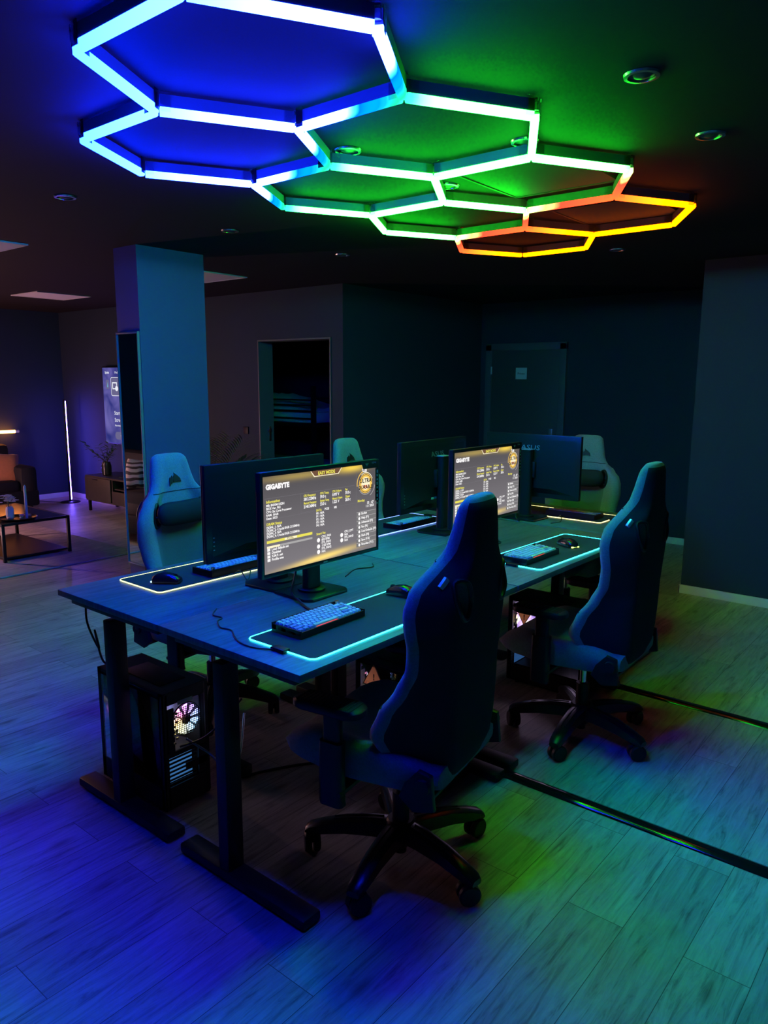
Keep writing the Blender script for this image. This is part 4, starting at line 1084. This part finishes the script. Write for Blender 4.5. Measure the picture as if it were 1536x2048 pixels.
cushion('zebra_cloth', (1.36, 7.40, .63), (math.radians(78), 0, math.radians(70)), 'zebra striped cushion seen only in the mirror', .17)
# light tube on the far wall
lt = empty('wall_light_tube', (3.6, 10.27, .975)); tag(lt, 'horizontal glowing orange light tube above the sofa', 'light tube')
MB().cyl((-1.9, 0, 0), (1.07, 0, 0), .02, n=16).build('glow_tube', 'led_orange', lt)
MB().cyl((1.07, 0, 0), (1.12, 0, 0), .021, n=16).build('end_cap', 'skirting_white', lt)
b = MB()
for x in (-1.6, .9): b.box((x, .04, 0), (.03, .07, .03))
b.build('bracket', 'black_plastic', lt)
# floor lamp in the corner
lp = empty('floor_lamp', (5.15, 9.83, 0)); tag(lp, 'slim black corner floor lamp washing the walls purple', 'floor lamp')
MB().lathe([(.13, 0), (.13, .008), (.12, .014), (.02, .018)], 32).build('lamp_base', 'black_metal', lp)
MB().box((0, 0, .71), (.026, .022, 1.39), .002, M=RZ(math.radians(-27))).build('pole', 'black_metal', lp)
MB().box((0.018, .006, .71), (.011, .018, 1.34), .001, M=RZ(math.radians(-27))).build('light_strip', 'led_purple', lp)
fill_lamp = empty('floor_lamp', (2.12, 8.75, .012)); tag(fill_lamp, 'added unseen floor lamp giving the lounge a warm pink fill light', 'floor lamp')  # lamp added out of view to warm the rug and ceiling panels
for c_ in lp.children:
    d_ = c_.copy(); COL.objects.link(d_); d_.parent = fill_lamp
    if c_.name.startswith('light_strip'): d_.data = c_.data.copy(); d_.data.materials.clear(); d_.data.materials.append(MATS['fill_pink'])
fill_lamp.rotation_euler = (0, 0, -.3)
cable([(5.05, 9.86, .006), (4.9, 10.2, .006), (4.7, 10.28, .02), (4.55, 10.25, .006), (4.4, 10.3, .006)], 'thin lamp cable along the skirting behind the floor lamp', .004)
# tv cabinet
tc_ = empty('tv_cabinet', (5.18, 8.2, 0)); tag(tc_, 'low dark media cabinet under the television', 'cabinet')
w_, d_ = .44, 1.7
b = MB(); b.box((0, 0, .455), (w_, d_, .02)); b.box((0, 0, .15), (w_, d_, .02))
for y in (-d_/2+.01, d_/2-.01, .22, -.4): b.box((0, y, .30), (w_, .02, .30))
b.box((w_/2-.01, 0, .30), (.02, d_, .30)); b.box((-.0, -.09, .33), (w_-.05, .6, .014)); b.build('carcass', 'cabinet', tc_, smooth=0)
for y0, y1 in ((.235, .84), (-.84, -.415)):
    p = MB(); p.box((-w_/2-.009, (y0+y1)/2, .302), (.018, y1-y0-.01, .285), .002); dr = p.build('drawer_front', 'cabinet', tc_)
    MB().box((-w_/2-.021, (y0+y1)/2+.05, .425), (.008, .12, .012), .002).build('drawer_handle', 'black_metal', dr)
p = MB(); p.box((-w_/2-.009, -.09, .235), (.018, .60, .15), .002); p.build('flap_door', 'cabinet', tc_)
for sx in (-1, 1):
    for sy in (-1, 1): MB().box((sx*(w_/2-.03), sy*(d_/2-.03), .07), (.03, .03, .14)).build('leg', 'black_metal', tc_)
# television
tv = empty('television', (5.43, 8.33, 1.335)); tag(tv, 'wall television with a purple blue console menu above the cabinet', 'television'); tv.rotation_euler = (0, 0, -PI/2)
TW, TH = 1.75, 1.0
MB().box((0, -.035, 0), (TW, .05, TH), .006).build('housing', 'satin_black', tv)
MB().box((0, -.006, 0), (.5, .012, .4)).build('wall_bracket', 'black_metal', tv)
b = MB(); M0 = T(0, -.0605, 0) @ FACE_MY
hw, hh = TW/2-.012, TH/2-.014
b.poly([(-hw, -hh, 0), (hw, -hh, 0), (hw, hh, 0), (-hw, hh, 0)], 'tv_bg', M0)
b.text('Spiele', .042, -hw+.06, hh-.075, 'tv_white', M0, 'LEFT', .02, .001); b.text('Medien', .042, -hw+.29, hh-.075, 'tv_white', M0, 'LEFT', .0, .001)
b.prism(rrect(.22, .24, .03), .0006, 'tv_white', M0 @ T(-hw+.30, hh-.24, .0006)); b.prism(rrect(.205, .225, .026), .0006, 'tv_card', M0 @ T(-hw+.30, hh-.24, .0013))
b.prism(rrect(.075, .12, .015), .0006, 'tv_card', M0 @ T(-hw+.11, hh-.215, .0006)); b.poly([(-hw+.10, hh-.25, .0015), (-hw+.125, hh-.25, .0015), (-hw+.1125, hh-.18, .0015)], 'tv_cyan', M0)
b.prism([(-.05, -.03), (.02, -.03), (.02, -.045), (-.065, -.045), (-.065, .045), (.045, .045), (.045, .0), (.03, .0), (.03, .03), (-.05, .03)], .0006, 'tv_white', M0 @ T(-hw+.29, hh-.23, .002))
b.lathe([(.001, 0), (.034, 0), (.034, .0006), (.001, .0006)], 20, 'tv_white', M0 @ T(-hw+.325, hh-.265, .003))
b.text('Starten', .07, -hw+.235, -.115, 'tv_white', M0, 'LEFT', .005, .001); b.text('Screen', .07, -hw+.235, -.205, 'tv_white', M0, 'LEFT', .005, .001); b.text('Herunter', .036, -hw+.235, -.265, 'tv_white', M0, 'LEFT', .005, .001)
b.prism(rrect(.34, .10, .05), .0006, 'tv_card', M0 @ T(-hw+.40, -.385, .0006)); b.text('Start', .04, -hw+.36, -.40, 'tv_white', M0, 'LEFT', .01, .002)
b.build('screen', parent=tv, smooth=0)
# plants
def leafblade(mb, base, d, ln, wd, droop=.3, n=5):
    d = Vector(d).normalized(); side = d.cross(Vector((0, 0, 1)))
    if side.length < 1e-3: side = Vector((1, 0, 0))
    side.normalize(); p0 = Vector(base); L_, R_ = [], []; pos = p0.copy(); dd = d.copy()
    for i in range(n+1):
        t = i/n; w_ = wd*math.sin(PI*min(1., t*.94+.06))**.8*(1-.25*t)
        L_.append(pos+side*w_); R_.append(pos-side*w_); dd = (dd+Vector((0, 0, -droop/n))).normalized(); pos = pos+dd*ln/n
    vs = L_+R_; m = len(L_)
    mb._add([tuple(v) for v in vs], [(i, i+1, m+i+1, m+i) for i in range(m-1)])
pt = empty('plant_in_vase', (5.12, 8.80, .465)); tag(pt, 'leafy green plant in a dark vase on the media cabinet', 'potted plant')
MB().lathe([(.045, 0), (.06, .01), (.062, .12), (.05, .17), (.046, .17), (.05, .05)], 24).build('vase', 'vase_dark', pt)
b = MB(); s_ = MB(); rnd = random.Random(3)
for i in range(11):
    a = rnd.uniform(0, 2*PI); el = rnd.uniform(.5, 1.25); ln = rnd.uniform(.22, .38)
    d = Vector((math.cos(a)*math.cos(el), math.sin(a)*math.cos(el), math.sin(el))); base = Vector((0, 0, .15)); pts = [base+d*ln*t+Vector((0, 0, .03*t-.07*t*t)) for t in (0, .35, .7, 1)]
    s_.tube(pts, .003, 5)
    for k in range(9):
        t = .3+.7*k/8; p = base+d*ln*t
        aa = a+(1.1 if k % 2 else -1.1)+rnd.uniform(-.4, .4); leafblade(b, p, (math.cos(aa), math.sin(aa), rnd.uniform(.1, .9)), rnd.uniform(.06, .1), .016, .5, 4)
b.build('foliage', 'leaf', pt, smooth=0); s_.build('stems', 'stem', pt)
b = MB(); leafblade(b, (0, 0, 0), (-.3, -1, .25), .14, .02, .3); leafblade(b, (0, 0, 0), (.2, -1, .4), .10, .016, .3); b.cyl((0, 0, -.004), (0, .06, .0), .003, n=6); o = b.build('leaf_sprig', 'leaf', smooth=0); o.location = (5.06, 8.35, .475); tag(o, 'single green leaf sprig lying on the media cabinet', 'leaf')
pm = empty('potted_palm', (4.98, 6.48, 0)); tag(pm, 'dark potted palm with feathery fronds beside the open doorway', 'potted palm')
MB().lathe([(.12, 0), (.15, .01), (.17, .28), (.16, .29), (.15, .26), (.02, .25)], 28).build('pot', 'pot_black', pm)
for i in range(9):
    rnd = random.Random(20+i); a = -PI/2+(-1.5+.25*i); el = 1.36-.05*abs(i-5); ln = 1.02 if math.cos(a) < .2 else .8
    b = MB(); pts = []; d = Vector((math.cos(a)*math.cos(el), math.sin(a)*math.cos(el), math.sin(el))); pos = Vector((0, 0, .25)); n = 16
    for k in range(n+1):
        pts.append(pos.copy()); d = (d+Vector((math.cos(a)*.028, math.sin(a)*.028, -.028))).normalized(); pos = pos+d*ln/n
    b.tube(pts, [.006*(1-.8*k/n) for k in range(n+1)], 6)
    for k in range(4, n+1):
        t = (pts[k]-pts[k-1]).normalized(); sd = t.cross(Vector((0, 0, 1))).normalized()
        for s2 in (-1, 1):
            for h_ in (0, .5): leafblade(b, pts[k-1].lerp(pts[k], h_), t*.8+sd*s2*.8+Vector((0, 0, .25)), .26*math.sin(PI*(k-3)/(n+3)), .009, .5, 4)
    b.build('frond', 'leaf_dark', pm, smooth=0)
# bunk bed in the bedroom
bd = empty('bunk_bed', (7.55, 8.05, 0)); tag(bd, 'bunk bed seen through the open doorway, rails before a pale duvet', 'bunk bed')
for sx in (-1, 1):
    for sy in (-1, 1): MB().box((sx*.46, sy*1.02, .80), (.05, .05, 1.60)).build('post', 'black_metal', bd)
b = MB()
for zz in (1.17, 1.27, 1.345, 1.415):
    b.box((-.46, 0, zz), (.022, 2.0, .02)); b.box((.46, 0, zz), (.022, 2.0, .02))
b.box((-.46, -.22, 1.28), (.026, .03, .34)); b.box((-.46, .72, 1.28), (.026, .03, .34)); b.build('guard_rail', 'black_metal', bd)
b = MB()
for z in (.33, 1.08): b.box((0, 0, z), (.92, 2.0, .05))
b.build('slat_base', 'black_metal', bd)
for z in (.46, 1.18): MB().box((0, 0, z), (.86, 1.96, .15), .04).build('mattress', 'duvet', bd)
b = MB(); rs = []
for i in range(25):
    y = -.95+1.9*i/24; t = i/24; hgt = .05+.17*sst(0, .5, t)+.012*math.sin(i*1.7)
    rs.append([(x, y, 1.255+hgt*max(0, 1-abs(x/.44)**3)**.6+.008*math.sin(7*x*9+i)) if k < 13 else (x, y, 1.255) for k, x in [(k, -.43+.86*k/12) for k in range(13)]+[(13+k, .43-.86*k/12) for k in range(13)]])
b.rings(rs); b.build('duvet', 'duvet', bd, smooth=60)
# small switch on the wall near the palm
sw = MB(); sw.box((5.424, 6.42, 1.13), (.012, .08, .08), .003); tag(sw.build('wall_switch', 'black_plastic'), 'small dark square wall switch beside the open doorway', 'switch')

# ------------------------------------------------------------------ camera, world, view
cam = bpy.data.cameras.new('camera'); co = bpy.data.objects.new('camera', cam); COL.objects.link(co)
R = ((0.63531588, -0.13041229, 0.7611612), (-0.77223478, -0.11393941, 0.62503701), (0.00521376, -0.98489108, -0.17309642))
co.matrix_world = Matrix(((R[0][0], -R[0][1], -R[0][2], 0), (R[1][0], -R[1][1], -R[1][2], 0), (R[2][0], -R[2][1], -R[2][2], 1.68), (0, 0, 0, 1)))
cam.sensor_fit = 'VERTICAL'; cam.sensor_height = 24; cam.lens = 1500/2048*24; cam.clip_start = .02; cam.clip_end = 60
SC.camera = co
wd = bpy.data.worlds.new('world'); SC.world = wd; wd.use_nodes = True
bg = wd.node_tree.nodes.get('Background') or wd.node_tree.nodes.new('ShaderNodeBackground')
bg.inputs[0].default_value = (.02, .02, .03, 1); bg.inputs[1].default_value = .05
vs_ = SC.view_settings; SC.display_settings.display_device = 'sRGB'
vs_.view_transform = 'Standard'; vs_.look = 'None'; vs_.exposure = 0.; vs_.gamma = 1.; vs_.use_curve_mapping = False
SC.cycles.use_denoising = True; SC.cycles.max_bounces = 8; SC.cycles.diffuse_bounces = 3; SC.cycles.glossy_bounces = 4; SC.cycles.sample_clamp_indirect = 6.
SC.cycles.use_light_tree = True; SC.cycles.caustics_reflective = False; SC.cycles.caustics_refractive = False
